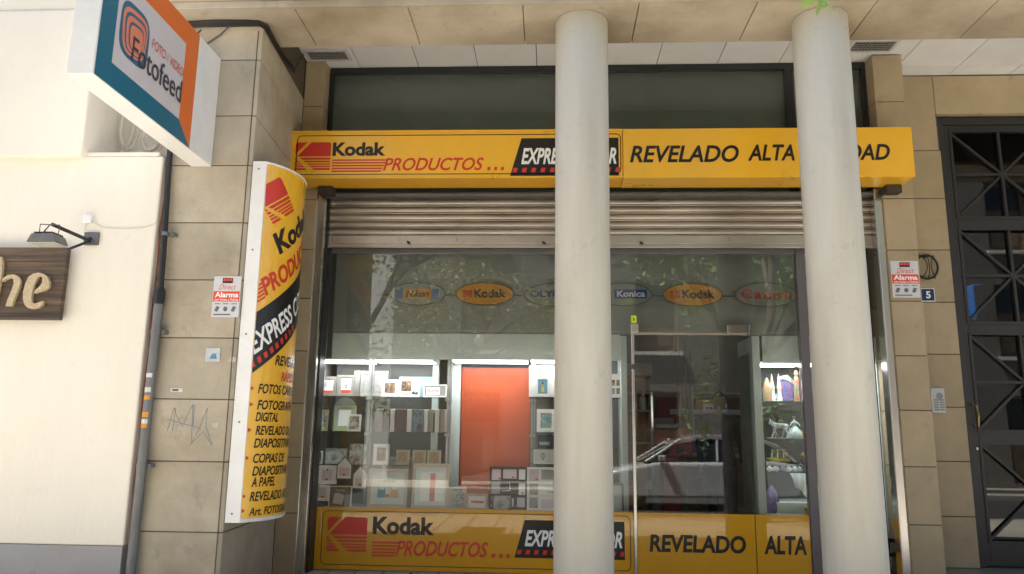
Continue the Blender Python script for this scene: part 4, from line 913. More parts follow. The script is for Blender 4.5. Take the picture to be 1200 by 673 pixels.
F1 = rshelf(470.5, 'top glass shelf of the figurines, carrying the spires'); F2 = rshelf(514, 'middle glass shelf of the figurines, carrying the silver bull'); F3 = rshelf(553, 'lowest glass shelf of the figurines')
porc = mat('porcelain white', (.62, .60, .56), .25, coat=.5); pblue = photo('painted blue glaze', ((.04, .08, .25), (.08, .16, .42), (.35, .12, .2), (.05, .1, .3)), 30, 3); pred = photo('painted red glaze', ((.45, .08, .05), (.5, .2, .1), (.2, .3, .2), (.4, .06, .06)), 30, 5)
mosaic = photo('mosaic glaze', ((.7, .7, .68), (.1, .12, .13), (.6, .62, .62), (.35, .4, .42)), 60, 7); pteal = photo('pale teal glaze', ((.5, .58, .56), (.25, .38, .38), (.6, .64, .6), (.2, .3, .3)), 40, 8)
skin = mat('figurine skin', (.55, .33, .22), .5)
FG = 'figurines on the right shelves'
def fig(name, lab, x, y, z): return thing(name, lab, 'figurine', (x, y, z), FG)
# red bell shaped church
x0, x1, z0, z1 = rect(895, 442, 903, 470, 7.4); cx = (x0+x1)/2; hgt = z1-z0
t = fig('church_figurine', 'red painted church figurine at the left end of the top shelf', cx, 7.4, F1)
MB().lathe([(.04, 0), (.042, hgt*.5), (.03, hgt*.75), (.012, hgt*.95), (.004, hgt)], (cx, 7.4, F1), 14).build('body', pred, t, smooth=True)
# white twin spires
cx = at(909, 455, 7.4).x
t = fig('spire_figurine', 'white church figurine with two pointed spires', cx, 7.4, F1)
for dx in (-.032, .032):
    m = MB().lathe([(.026, 0), (.028, .04), (.022, .05), (.021, .12), (.024, .125), (.012, .19), (.003, .25), (.001, .262)], (cx+dx, 7.4, F1), 12); m.build('spire', porc, t, smooth=True)
MB().box(cx-.03, cx+.03, 7.385, 7.41, F1, F1+.075).build('front', mosaic, t)
# blue sloped ornament
x0, x1, z0, z1 = rect(913, 439, 933, 470.5, 7.42)
t = fig('sloped_vase', 'blue painted vase with slanting white rim', (x0+x1)/2, 7.42, F1); hgt = z1-z0
po = [(x0+.012, F1), (x1-.008, F1), (x1, F1+hgt*.5), (x1-.02, F1+hgt*.62), (x0+.06, F1+hgt*.96), (x0, F1+hgt*.9)]
MB().prism(po, 7.39, 7.46, 'y').build('body', pblue, t, bevel=.012)
MB().prism([(x1+.004, F1+hgt*.5), (x1-.012, F1+hgt*.72), (x0+.075, F1+hgt*1.0), (x0-.002, F1+hgt*.93), (x0, F1+hgt*.8), (x0+.07, F1+hgt*.78)], 7.382, 7.468, 'y').build('rim', mosaic, t, bevel=.008)
for k, px_ in enumerate((933.5, 939.5)):
    cx = at(px_, 455, 7.36).x
    t = fig('robed_figurine', ['rose robed standing figurine beside the blue vase', 'violet robed standing figurine against the grey mullion'][k], cx, 7.36, F1)
    MB().lathe([(.026, 0), (.024, .1), (.022, .2), (.017, .23), (.008, .238)], (cx, 7.36, F1), 12).build('robe', [pred, mat('violet robe', (.28, .10, .16), .4)][k], t, smooth=True)
    MB().lathe([(.006, .236), (.016, .25), (.017, .268), (.012, .285), (.003, .292)], (cx, 7.36, F1), 12).build('head', skin, t, smooth=True)
def skinned(name, verts, edges, radii, m_, parent=None, sub=2, loc=None):
    me = bpy.data.meshes.new(name); o = ORG[parent.name] if parent else Vector(loc or (0, 0, 0))
    me.from_pydata([tuple(Vector(v)-o) for v in verts], edges, []); me.update()
    ob = bpy.data.objects.new(name, me); col.objects.link(ob); ORG[ob.name] = o
    bm = bmesh.new(); bm.from_mesh(me); ly = bm.verts.layers.skin.verify()
    bm.verts.ensure_lookup_table()
    for v, r in zip(bm.verts, radii):
        rr = r if isinstance(r, tuple) else (r, r); v[ly].radius = rr; v[ly].use_root = (v.index == 0)
    bm.to_mesh(me); bm.free()
    ob.modifiers.new('skin', 'SKIN').use_smooth_shade = True
    s = ob.modifiers.new('subsurf', 'SUBSURF'); s.levels = sub; s.render_levels = sub
    me.materials.append(m_)
    if parent: ob.parent = parent
    else: ob.location = o
    return ob
# silver mosaic bull, walking left
x0, x1, z0, z1 = rect(900, 491, 925, 514, 7.40); L = x1-x0
t = fig('bull_figurine', 'silver mosaic bull figurine walking on the middle shelf', (x0+x1)/2, 7.4, F2)
X = lambda a: x0+L*a
Z = lambda a: F2+(z1-z0)*a
V = [(X(.55), 7.4, Z(.62)), (X(.40), 7.4, Z(.64)), (X(.26), 7.4, Z(.70)), (X(.16), 7.4, Z(.80)), (X(.05), 7.4, Z(.70)), (X(.72), 7.4, Z(.64)), (X(.86), 7.4, Z(.62)),
     (X(.30), 7.385, Z(.42)), (X(.20), 7.385, Z(.2)), (X(.14), 7.385, Z(.03)), (X(.36), 7.415, Z(.40)), (X(.40), 7.415, Z(.2)), (X(.37), 7.415, Z(.03)),
     (X(.80), 7.385, Z(.42)), (X(.90), 7.385, Z(.24)), (X(.95), 7.385, Z(.03)), (X(.78), 7.415, Z(.40)), (X(.70), 7.415, Z(.2)), (X(.66), 7.415, Z(.03)),
     (X(.95), 7.4, Z(.72)), (X(.99), 7.4, Z(.62)), (X(.98), 7.4, Z(.5)), (X(.15), 7.388, Z(.9)), (X(.10), 7.384, Z(1.0)), (X(.15), 7.412, Z(.9)), (X(.10), 7.416, Z(1.0))]
Ed = [(0, 1), (1, 2), (2, 3), (3, 4), (0, 5), (5, 6), (2, 7), (7, 8), (8, 9), (2, 10), (10, 11), (11, 12), (6, 13), (13, 14), (14, 15), (6, 16), (16, 17), (17, 18), (6, 19), (19, 20), (20, 21), (3, 22), (22, 23), (3, 24), (24, 25)]
rad = [.026, .028, .028, .018, .011, .025, .022, .013, .008, .008, .013, .008, .008, .014, .008, .008, .014, .008, .008, .005, .004, .006, .006, .003, .006, .003]
skinned('body', V, Ed, rad, mosaic, t)
MB().box(x0-.0, x1-.0, 7.36, 7.44, F2+.0005, F2+.006).build('base', pteal, t, bevel=.002)
# lady in a wide crinoline
cx = at(931, 500, 7.36).x
t = fig('lady_figurine', 'pale teal lady figurine in a wide skirt right of the silver bull', cx, 7.36, F2)
MB().lathe([(.075, 0), (.078, .01), (.066, .05), (.045, .085), (.018, .11), (.016, .118)], (cx, 7.36, F2), 20).build('skirt', pteal, t, smooth=True)
V = [(cx, 7.36, F2+.112), (cx, 7.36, F2+.15), (cx, 7.36, F2+.165), (cx, 7.358, F2+.185), (cx-.03, 7.35, F2+.14), (cx-.045, 7.34, F2+.115), (cx+.03, 7.35, F2+.14), (cx+.045, 7.34, F2+.115)]
skinned('bodice', V, [(0, 1), (1, 2), (2, 3), (1, 4), (4, 5), (1, 6), (6, 7)], [.015, .018, .007, .014, .008, .006, .008, .006], pteal, t)
MB().lathe([(.004, .176), (.014, .184), (.014, .198), (.006, .206)], (cx, 7.362, F2), 10).build('hair', brownf, t, smooth=True)
# dark dancer behind the bull
cx = at(910, 490, 7.52).x
t = fig('dancer_figurine', 'dark bronze dancer figurine with raised arms behind the silver bull', cx, 7.52, F2)
b = F2+.07
V = [(cx, 7.52, b+.08), (cx+.005, 7.52, b+.12), (cx+.004, 7.52, b+.145), (cx+.004, 7.52, b+.165), (cx-.02, 7.52, b+.04), (cx-.025, 7.52, b), (cx+.02, 7.52, b+.045), (cx+.03, 7.52, b), (cx-.025, 7.52, b+.15), (cx-.02, 7.52, b+.185), (cx+.05, 7.52, b+.12), (cx+.08, 7.52, b+.105)]
skinned('body', V, [(0, 1), (1, 2), (2, 3), (0, 4), (4, 5), (0, 6), (6, 7), (1, 8), (8, 9), (1, 10), (10, 11)], [.014, .016, .008, .011, .01, .006, .01, .006, .006, .005, .006, .005], mat('bronze dark', (.03, .03, .028), .35, metal=.5), t)
MB().lathe([(.02, 0), (.02, .06), (.035, .066), (.035, .07)], (cx, 7.52, F2), 12).build('base', brownf, t)
x0, x1, z0, z1 = rect(940, 504, 946, 514, 7.28)
tag(MB().box(x0, x1, 7.27, 7.28, F2+.001, F2+.001+z1-z0).build('price_card', mat('yellow card', (.78, .48, .02), .5)), 'yellow price card on the middle figurine shelf by the grey mullion', 'card')
# tray of tiny figures on a yellow base
x0, x1, z0, z1 = rect(900, 524, 923, 542, 7.48); zb = at(910, 541, 7.48).z
t = fig('festival_group', 'yellow based group of tiny red and white figures on a block', (x0+x1)/2, 7.48, F3)
MB().box(x0+.01, x1-.01, 7.42, 7.56, F3+.0005, zb-.001).build('block', blackf, t, bevel=.003)
MB().box(x0, x1, 7.40, 7.56, zb, zb+.035).build('base', mat('yellow base', (.45, .33, .04), .5), t, bevel=.004)
for k in range(9):
    xx = x0+.02+(x1-x0-.04)*k/8; yy = 7.42+.02*(k % 3)
    f = MB().lathe([(.010, 0), (.012, .03), (.008, .05), (.003, .053)], (xx, yy, zb+.036), 8).build('figure', [porc, pred, porc][k % 3], t, smooth=True)
    MB().lathe([(.003, .053), (.008, .06), (.008, .07), (.002, .077)], (xx, yy, zb+.036), 8).build('head', [redt, skin, porc][(k+1) % 3], f, smooth=True)
# blond seated girl
cx = at(941, 535, 7.42).x
t = fig('girl_figurine', 'blond seated girl figurine in dark dress on the lowest shelf', cx, 7.42, F3)
V = [(cx, 7.42, F3+.05), (cx, 7.42, F3+.11), (cx, 7.42, F3+.125), (cx, 7.418, F3+.15), (cx-.05, 7.40, F3+.05), (cx-.06, 7.38, F3+.005), (cx-.03, 7.38, F3+.05), (cx-.035, 7.36, F3+.005)]
skinned('body', V, [(0, 1), (1, 2), (2, 3), (0, 4), (4, 5), (0, 6), (6, 7)], [.03, .026, .010, .018, .014, .010, .014, .010], mat('dark dress', (.04, .04, .06), .5), t)
MB().lathe([(.018, .095), (.024, .12), (.024, .15), (.016, .17), (.004, .178)], (cx+.006, 7.43, F3), 12).build('hair', mat('blond hair', (.48, .28, .10), .5), t, smooth=True)
MB().lathe([(.035, 0), (.035, .04), (.025, .045)], (cx, 7.42, F3+.0005), 12).build('stool', brownf, t)
for k, (px_, w_, m_) in enumerate(((902, .03, porc), (909, .035, pteal), (917, .03, mat('slate glaze', (.12, .2, .28), .3)), (924, .03, porc), (931, .028, pteal), (937, .026, mosaic))):
    cx = at(px_, 550, 7.33).x
    lab = ['white shell trinket at the left end of the lowest figurine shelf', 'teal shell trinket second on the lowest figurine shelf', 'slate blue shell trinket in the middle of the lowest figurine shelf', 'white shell trinket right of the slate blue one', 'teal shell trinket near the seated girl', 'mosaic shell trinket at the right end by the girl'][k]
    tag(MB().lathe([(w_*.6, 0), (w_, .012), (w_*.9, .03), (w_*.4, .045), (w_*.1, .05)], (cx, 7.33, F3+.0005), 14).build('shell_trinket', m_, smooth=True), lab, 'trinket', 'trinkets on the lowest figurine shelf')
# white cloth hanging from the lowest shelf
x0, x1, z0, z1 = rect(927, 555, 956, 585, 7.3); m = MB(); n = 14
top = F3-.010
for k in range(n+1):
    u = k/n; d = .012*math.sin(u*19)
    zz = top-(z1-z0)*(.55+.45*min(1, u*1.6)) if u > .05 else top-(z1-z0)*.5
    m.v += [Vector((x0+(x1-x0)*u*.98, 7.30+d*.3, top)), Vector((x0+.02+(x1-x0)*u, 7.285+d, (top+zz)/2)), Vector((x0+.03+(x1-x0)*u*.96, 7.275+d*1.6, zz+.012*math.sin(u*9)))]
m.f = [(3*k+j, 3*k+3+j, 3*k+4+j, 3*k+1+j) for k in range(n) for j in range(2)]
o = m.build('white_cloth', mat('white cloth', (.72, .74, .73), .8), smooth=True); sd = o.modifiers.new('thick', 'SOLIDIFY'); sd.thickness = .004
tag(o, 'white cloth hanging from the lowest figurine shelf', 'cloth')
x0, x1, z0, z1 = rect(899, 570, 916, 603, 7.14); cx = (x0+x1)/2
tag(MB().lathe([(.055, 0), (.068, .04), (.062, .12), (.045, .19), (.02, .235), (.006, .25)], (cx, 7.16+.06, zfl+.0), 16).map(lambda p: p).build('conical_vase', pblue, smooth=True), 'blue flower painted conical vase on the floor board by the door end board', 'vase')
x0, x1, z0, z1 = rect(943, 595, 951, 604, 7.06)
tag(MB().box(x0, x1, 7.06, 7.075, z0, z1).build('price_card', mat('yellow card', (.78, .48, .02), .5)), 'yellow price card at the foot of the figurine display', 'card')
fixture('display_platform', at(884, 600, 7.0).x, GX1, 7.0, 7.6, 0, at(945, 604, 7.06).z, mat('display base green', (.20, .23, .21), .5), 'grey green platform under the figurine display', 'platform')

# ---------------------------------------------------------------- deeper inside, seen through the door
def boxat(px, Y, d): x0, x1, z0, z1 = rect(*px, Y); return x0, x1, Y, Y+d, z0, z1
# lit cabinet with orange shelves
x0, x1, z0, z1 = rect(728, 426, 766, 600, 8.6)
t = thing('display_cabinet', 'beige cabinet with lit orange shelves and bottle, inside left of the door', 'cabinet', ((x0+x1)/2, 8.7, 0), None)
hz = at(745, 440, 8.6).z
MB().box(x0, x1, 8.6, 9.0, hz, z1).build('header', mat('cabinet beige', (.36, .32, .27), .5), t, bevel=.004)
MB().box(x0, x1, 8.98, 9.0, 0, hz-.002).build('back', mat('cabinet orange', (.50, .22, .06), .5), t)
for dx in (x0, x1-.03): MB().box(dx, dx+.03, 8.6, 8.978, 0, hz-.002).build('side', mat('cabinet glass side', (.14, .18, .18), .2), t)
zt = at(745, 481, 8.7).z
for zz in (zt, zt+.2, zt-.35, .4): MB().box(x0+.032, x1-.032, 8.62, 8.97, zz-.012, zz).build('shelf', mat('cabinet beige', (.36, .32, .27), .5), t)
MB().box(x0+.031, x1-.031, 8.62, 8.97, .004, .35).build('base', mat('cabinet drawer', (.30, .27, .23), .5), t)
cx = at(753, 470, 8.75).x
tag(MB().lathe([(.045, 0), (.047, .12), (.04, .145), (.016, .16), (.014, .185), (.022, .19), (.022, .215), (.004, .22)], (cx, 8.74, zt), 16).build('pump_bottle', porc, smooth=True), 'white pump bottle on the lit cabinet shelf', 'bottle')
x0, x1, y0, y1, z0, z1 = boxat((739, 472, 743, 481), 8.7, .08)
tag(MB().box(x0, x1+.03, y0, y1, zt+.0005, zt+z1-z0).build('small_carton', mat('carton grey blue', (.3, .36, .42), .5), bevel=.002), 'small grey blue carton left of the pump bottle', 'box')
# door post strips hanging from the ceiling
for a, b, lab in ((793, 799, 'pale hanging curtain strip, left of three behind the door'), (801, 804, 'pale hanging curtain strip, middle of three behind the door'), (806, 811, 'pale hanging curtain strip, right of three behind the door')):
    x0, x1, z0, z1 = rect(a, 402, b, 488, 9.4)
    m = MB(); k = 6
    for j in range(k): m.box(x0+(x1-x0)*j/k, x0+(x1-x0)*(j+.8)/k, 9.4+.01*(j % 2), 9.412+.01*(j % 2), z0, 2.9)
    tag(m.build('curtain_strip', mat('curtain grey', (.34, .31, .28), .6)), lab, 'curtain', 'curtain strips')
# red panel and red kiosk
x0, x1, y0, y1, z0, z1 = boxat((770, 470, 880, 500), 11.5, .06)
tag(MB().box(x0, x1, y0, y1, z0-.2, z1+.05).build('red_board', mat('dull red board', (.22, .035, .028), .5), bevel=.004), 'dull red board on the rear shop wall', 'panel')
x0, x1, z0, z1 = rect(771, 502, 804, 600, 8.9); cx = (x0+x1)/2
t = thing('photo_kiosk', 'red photo print kiosk with black screen behind the glass door', 'kiosk', (cx, 9.1, 0))
kred = mat('kiosk red', (.36, .03, .02), .4)
zt2 = at(788, 535, 8.9).z
MB().box(cx-.10, cx+.10, 8.93, 9.2, .12, zt2-.005).build('column', kred, t, bevel=.01)
MB().box(cx-.22, cx+.22, 8.9, 9.3, .004, .12).build('foot', kred, t, bevel=.02)
MB().prism([(8.9, zt2), (9.3, zt2), (9.3, z1), (9.12, z1), (8.9, zt2+.16)], cx-.24, cx+.24, 'x').build('head', kred, t, bevel=.01)
sx = MB().box(cx-.20, cx-.03, 8.893, 8.899, zt2+.02, zt2+.14); sx.build('screen', black_paint, t)
MB().box(cx+.06, cx+.14, 8.893, 8.899, zt2+.05, zt2+.11).build('slot', black_paint, t)
MB().box(cx-.13, cx+.1, 8.95, 9.15, z1+.001, z1+.05).build('scanner_lid', mat('kiosk grey', (.25, .28, .29), .4), t, bevel=.01)
MB().box(cx-.10, cx+.1, 8.86, 8.9, .3, .34).build('tray', kred, t, bevel=.004)
# service counter
x0, x1, z0, z1 = rect(806, 546, 890, 600, 10.3)
t = thing('shop_counter', 'wooden shop counter behind the person', 'counter', ((x0+x1)/2, 10.5, 0))
x1 = 2.95
MB().box(x0, x1, 10.3, 10.9, .08, .92).build('body', mat('counter wood', (.22, .16, .11), .5, var=.15, stretch=(1, 1, 6)), t)
MB().box(x0+.01, x1, 10.33, 10.9, .004, .079).build('plinth', black_paint, t)
MB().box(x0-.02, x1, 10.27, 10.92, .921, .96).build('top', mat('counter top', (.42, .40, .36), .4), t, bevel=.004)
# rear shelf with binders
x0, x1, z0, z1 = rect(812, 450, 880, 540, 11.2)
t = thing('rear_shelf', 'rear wall shelf unit with boxes behind the counter', 'shelf', ((x0+x1)/2, 11.35, .0))
x1 = 2.9; m = MB()
zz = [1.0, 1.25, 1.5, 1.78]
for z in zz: m.box(x0, x1, 11.2, 11.48, z, z+.02)
m.build('shelf_board', mat('shelf board pale', (.36, .33, .29), .5), t)
for x in (x0, (x0+x1)/2, x1-.02): MB().box(x, x+.02, 11.19, 11.48, .0, 1.9).build('upright', mat('shelf board pale', (.36, .33, .29), .5), t)
cols_ = [mat('binder blue', (.03, .06, .22), .5), mat('binder dark', (.04, .035, .03), .5), mat('binder orange', (.45, .16, .04), .5), mat('binder cream', (.4, .36, .3), .5)]
names_ = ['blue', 'dark', 'orange', 'cream']; where = ['lowest', 'middle', 'top']
for i, z in enumerate(zz[:3]):
    for g_ in range(3):
        k = (i+g_*2) % 4; a = x0+.05+g_*.5; 
        if a+.4 > x1: continue
        tag(MB().box(a, a+.38, 11.22, 11.42, z+.021, z+.19).build('carton', cols_[k], bevel=.004), '%s carton on the %s rear shelf, number %d from the left' % (names_[k], where[i], g_+1) if False else '%s carton on the %s board of the rear shelf unit, %s' % (names_[k], where[i], ['at its left end', 'in its middle', 'at its right end'][g_]), 'carton', 'cartons on the rear shelves')
# white printer shelf edge and paper notice
x0, x1, z0, z1 = rect(786, 480, 872, 486, 10.2)
tag(MB().box(x0, 2.95, 10.2, 10.26, z0, z1).build('white_rail', mat('rail white', (.5, .52, .54), .4), bevel=.003), 'long white rail above the shop counter', 'rail')
x0, x1, z0, z1 = rect(824, 473, 852, 484, 10.15); t = tag(MB().box(x0, x1, 10.15, 10.16, z0, z1).build('paper_notice', card), 'white paper notice fixed to the rail over the counter', 'notice')
m = MB()
for k in range(6): m.box(x0+.04+k*.045, x0+.07+k*.045, 10.147, 10.149, (z0+z1)/2-.012, (z0+z1)/2+.012)
m.build('print_marks', ink, t)
x0, x1, z0, z1 = rect(740, 490, 790, 502, 9.6); tag(MB().box(x0, x1, 9.6, 9.62, z0, z1).build('white_banner', mat('banner white', (.45, .42, .42), .5)), 'white banner left of the red kiosk', 'banner')
# green stocking like ornament
x0, x1, z0, z1 = rect(819, 560, 830, 596, 9.6); 
tag(MB().prism([(x0+.03, z1), (x1, z1), (x1-.005, z0+.10), (x1-.02, z0), (x0-.02, z0+.04), (x0-.03, z0+.09), (x0+.035, z0+.14)], 9.6, 9.65, 'y').build('green_stocking', mat('green felt', (.03, .07, .03), .8), bevel=.012), 'dark green felt stocking hanging before the counter', 'ornament')
tag(MB().tube([(x0-.02, 9.62, z1+.01), (x1+.1, 9.62, z1+.01)], .008, 8).build('hanging_rod', porc), 'short white rod holding the green stocking', 'rod')
x0, x1, z0, z1 = rect(804, 527, 824, 545, 9.5)
tag(MB().lathe([(.05, 0), (.09, .05), (.1, .12), (.06, .19), (.02, .21)], ((x0+x1)/2, 10.45, .961), 14).build('gift_bundle', photo('floral wrap', ((.5, .45, .45), (.2, .2, .3), (.55, .5, .5), (.4, .15, .15)), 30, 12), smooth=True), 'bundle in floral paper on the counter by the person', 'bundle')
for a, b, c, d, m_, lab in ((737, 560, 745, 574, redt, 'small red card low on the cabinet front'), (740, 554, 746, 562, mat('green card', (.05, .25, .08), .5), 'small green card low on the cabinet front'), (757, 564, 764, 574, ph_g, 'small gold picture low on the cabinet front')):
    x0, x1, z0, z1 = rect(a, b, c, d, 8.55); tag(MB().box(x0, x1, 8.57, 8.585, z0, z1).build('small_card', m_), lab, 'card')

# person standing inside, dark jacket and jeans, facing the counter
pc = at(846, 540, 9.5); PX, PY = pc.x, 9.55; g = .005
cloth_d = mat('jacket black', (.012, .012, .015), .8, bump=.3, bscale=30); jeans = mat('blue jeans', (.035, .05, .085), .85, bump=.3, bscale=60); skn = mat('person skin', (.42, .25, .18), .5); hairm = mat('dark hair', (.02, .015, .012), .7)
t = thing('person', 'person in black jacket and blue jeans standing inside the shop behind the glass door', 'person', (PX, PY, g))
P = lambda x, y, z: (PX+x, PY+y, g+z)
V = [P(0, 0, .93), P(0, .01, 1.08), P(0, .01, 1.24), P(0, .015, 1.36), P(0, .01, 1.43), P(0, 0, 1.48),
     P(.16, .01, 1.37), P(.235, .0, 1.20), P(.25, .0, 1.08), P(.255, -.04, .86), P(-.16, .01, 1.37), P(-.235, 0, 1.20), P(-.25, 0, 1.08), P(-.25, -.03, .86),
     P(.10, 0, .86), P(.115, -.01, .5), P(.115, .02, .12), P(.12, .02, .05), P(.135, -.10, .035), P(-.10, 0, .86), P(-.115, -.01, .5), P(-.12, .02, .12), P(-.125, .02, .05), P(-.145, -.10, .035)]
Ed = [(0, 1), (1, 2), (2, 3), (3, 4), (4, 5), (3, 6), (6, 7), (7, 8), (8, 9), (3, 10), (10, 11), (11, 12), (12, 13), (0, 14), (14, 15), (15, 16), (16, 17), (17, 18), (0, 19), (19, 20), (20, 21), (21, 22), (22, 23)]
rad = [(.15, .11), (.15, .115), (.165, .12), (.13, .10), (.06, .06), (.055, .055), .068, .055, .048, .038, .068, .055, .048, .038, (.095, .1), .068, .05, .05, .04, (.095, .1), .068, .05, .05, .04]
body = skinned('body', V, Ed, rad, cloth_d, t)
# jeans and skin by height on the one continuous body
nt_ = jeans.node_tree
wear = bpy.data.materials.new('clothed body'); wear.use_nodes = True; tn = wear.node_tree; bs = tn.nodes['Principled BSDF']; bs.inputs['Roughness'].default_value = .85
tcn = node(tn, 'ShaderNodeTexCoord'); sp = node(tn, 'ShaderNodeSeparateXYZ'); tn.links.new(tcn.outputs['Object'], sp.inputs[0]); cr = node(tn, 'ShaderNodeValToRGB'); cr.color_ramp.interpolation = 'CONSTANT'
mrn = node(tn, 'ShaderNodeMapRange'); mrn.inputs[1].default_value = 0; mrn.inputs[2].default_value = 2; tn.links.new(sp.outputs['Z'], mrn.inputs[0]); tn.links.new(mrn.outputs[0], cr.inputs[0])
e = cr.color_ramp.elements; e[0].position = 0; e[0].color = (.02, .018, .016, 1); e[1].position = .05; e[1].color = (.035, .05, .085, 1)
x = e.new(.415); x.color = (.012, .012, .015, 1); x = e.new(.715); x.color = (.42, .25, .18, 1)
tn.links.new(cr.outputs[0], bs.inputs['Base Color']); body.data.materials[0] = wear
hd = bmesh.new(); bmesh.ops.create_uvsphere(hd, u_segments=24, v_segments=16, radius=1)
m = MB(); hd.verts.ensure_lookup_table()
for v in hd.verts:
    x_, y_, z_ = v.co
    f_ = 1-.12*max(0, -z_)
    m.v.append(Vector(P(x_*.078*f_, y_*.095*f_-.008, 1.60+z_*.118)))
m.f = [tuple(q.index for q in f.verts) for f in hd.faces]; hd.free()
head = m.build('head', skn, t, smooth=True)
m = MB().prism([(PX-.012, g+1.575), (PX+.012, g+1.575), (PX+.006, g+1.62), (PX-.006, g+1.62)], PY-.122, PY-.08, 'y'); m.build('nose', skn, head, bevel=.006)
for s in (-1, 1):
    MB().lathe([(.002, -.028), (.012, -.015), (.014, .01), (.006, .03)], (PX+s*.079, PY, g+1.60), 10).build('ear', skn, head, smooth=True)
    MB().prism(ell(PX+s*.03, g+1.615, .013, .007, 12), PY-.1, PY-.094, 'y').build('eye', ink, head)
MB().prism(ell(PX, g+1.545, .022, .006, 12), PY-.098, PY-.088, 'y').build('mouth', mat('lip', (.3, .1, .08), .5), head)
m = MB(); bmh = bmesh.new(); bmesh.ops.create_uvsphere(bmh, u_segments=24, v_segments=16, radius=1)
for v in bmh.verts:
    x_, y_, z_ = v.co; z2 = max(z_, -.25 if y_ > -.2 else .38)
    m.v.append(Vector(P(x_*.086, y_*.102+.002, 1.608+z2*.122)))
m.f = [tuple(q.index for q in f.verts) for f in bmh.faces]; bmh.free()
m.build('hair', hairm, t, smooth=True)
for s in (-1, 1):
    hx, hy, hz = .253*s, -.035, .84
    V = [P(hx, hy, hz+.03), P(hx, hy-.005, hz-.04)]; Ed = [(0, 1)]; rad = [(.028, .03), (.02, .038)]
    for k, (dy, ln) in enumerate(((-.032, .062), (-.011, .074), (.010, .07), (.030, .055))):
        n0 = len(V); V += [P(hx, hy+dy*.9-.005, hz-.06), P(hx-s*.004, hy+dy-.006, hz-.06-ln*.55), P(hx-s*.014, hy+dy-.008, hz-.06-ln)]; Ed += [(1, n0), (n0, n0+1), (n0+1, n0+2)]; rad += [.0095, .0085, .007]
    n0 = len(V); V += [P(hx-s*.004, hy-.035, hz-.01), P(hx-s*.012, hy-.06, hz-.04), P(hx-s*.016, hy-.062, hz-.075)]; Ed += [(0, n0), (n0, n0+1), (n0+1, n0+2)]; rad += [.013, .011, .008]
    skinned('hand', V, Ed, rad, skn, t)

# ---------------------------------------------------------------- right hand wall things
# wire half basket
t = thing('wire_wall_basket', 'round black wire basket fixed to the wall over the blue number plate', 'wall ornament', at(1085, 313, 7.12))
c = at(1086, 313, 7.12); r = at(1099, 313, 7.12).x-c.x
m = MB().tube([(c.x+r*math.cos(R_(a)), 7.12, c.z+r*1.12*math.sin(R_(a))) for a in range(0, 360, 10)], .010, 8, True); m.build('ring', black_paint, t, smooth=True)
m = MB()
for k in (-.55, 0., .55): m.tube([(c.x+r*k*(1-.75*math.sin(R_(a))**2)*1.2, 7.12-.05*math.sin(R_(a)), c.z+r*1.1*math.cos(R_(a))) for a in range(0, 181, 15)], .0045, 6)
m.build('wire', black_paint, t, smooth=True)
MB().box(c.x-.012, c.x+.012, 7.12, 7.149, c.z+r*.9, c.z+r*1.1).build('bracket', black_paint, t)
x0, x1, z0, z1 = rect(1078.5, 338, 1095.5, 353.5, 7.14)
t = thing('number_plate', 'blue enamel house number plate reading 5', 'sign', ((x0+x1)/2, 7.145, z0))
MB().box(x0, x1, 7.138, 7.149, z0, z1).build('plate', wht, t, bevel=.002)
MB().prism(rrect(x0+.007, x1-.007, z0+.007, z1-.007, .01), 7.1355, 7.1378, 'y').build('blue_field', mat('enamel navy', (.012, .035, .11), .3), t)
m = MB(); txt(m, '5', x0+.048, x1-.040, z0+.028, z1-.028, 7.1345, 0, .03); m.build('lettering', wht, t)
x0, x1, z0, z1 = rect(1091, 455, 1107, 484, 7.13)
t = thing('door_intercom', 'silver door intercom with button rows on the wall left of the iron door', 'intercom', ((x0+x1)/2, 7.14, z0))
MB().box(x0, x1, 7.122, 7.149, z0, z1).build('plate', mat('intercom alu', (.50, .50, .50), .4, metal=.3), t, bevel=.003)
for i in range(5):
    for j in range(2): MB().box(x0+.02+j*.05, x0+.06+j*.05, 7.118, 7.1215, z0+.02+i*.022, z0+.034+i*.022).build('button', mat('button grey', (.25, .25, .26), .4), t)
MB().prism(ell((x0+x1)/2+.015, z1-.07, .03, .03, 20), 7.119, 7.1215, 'y').build('speaker', mat('button grey', (.25, .25, .26), .4), t)
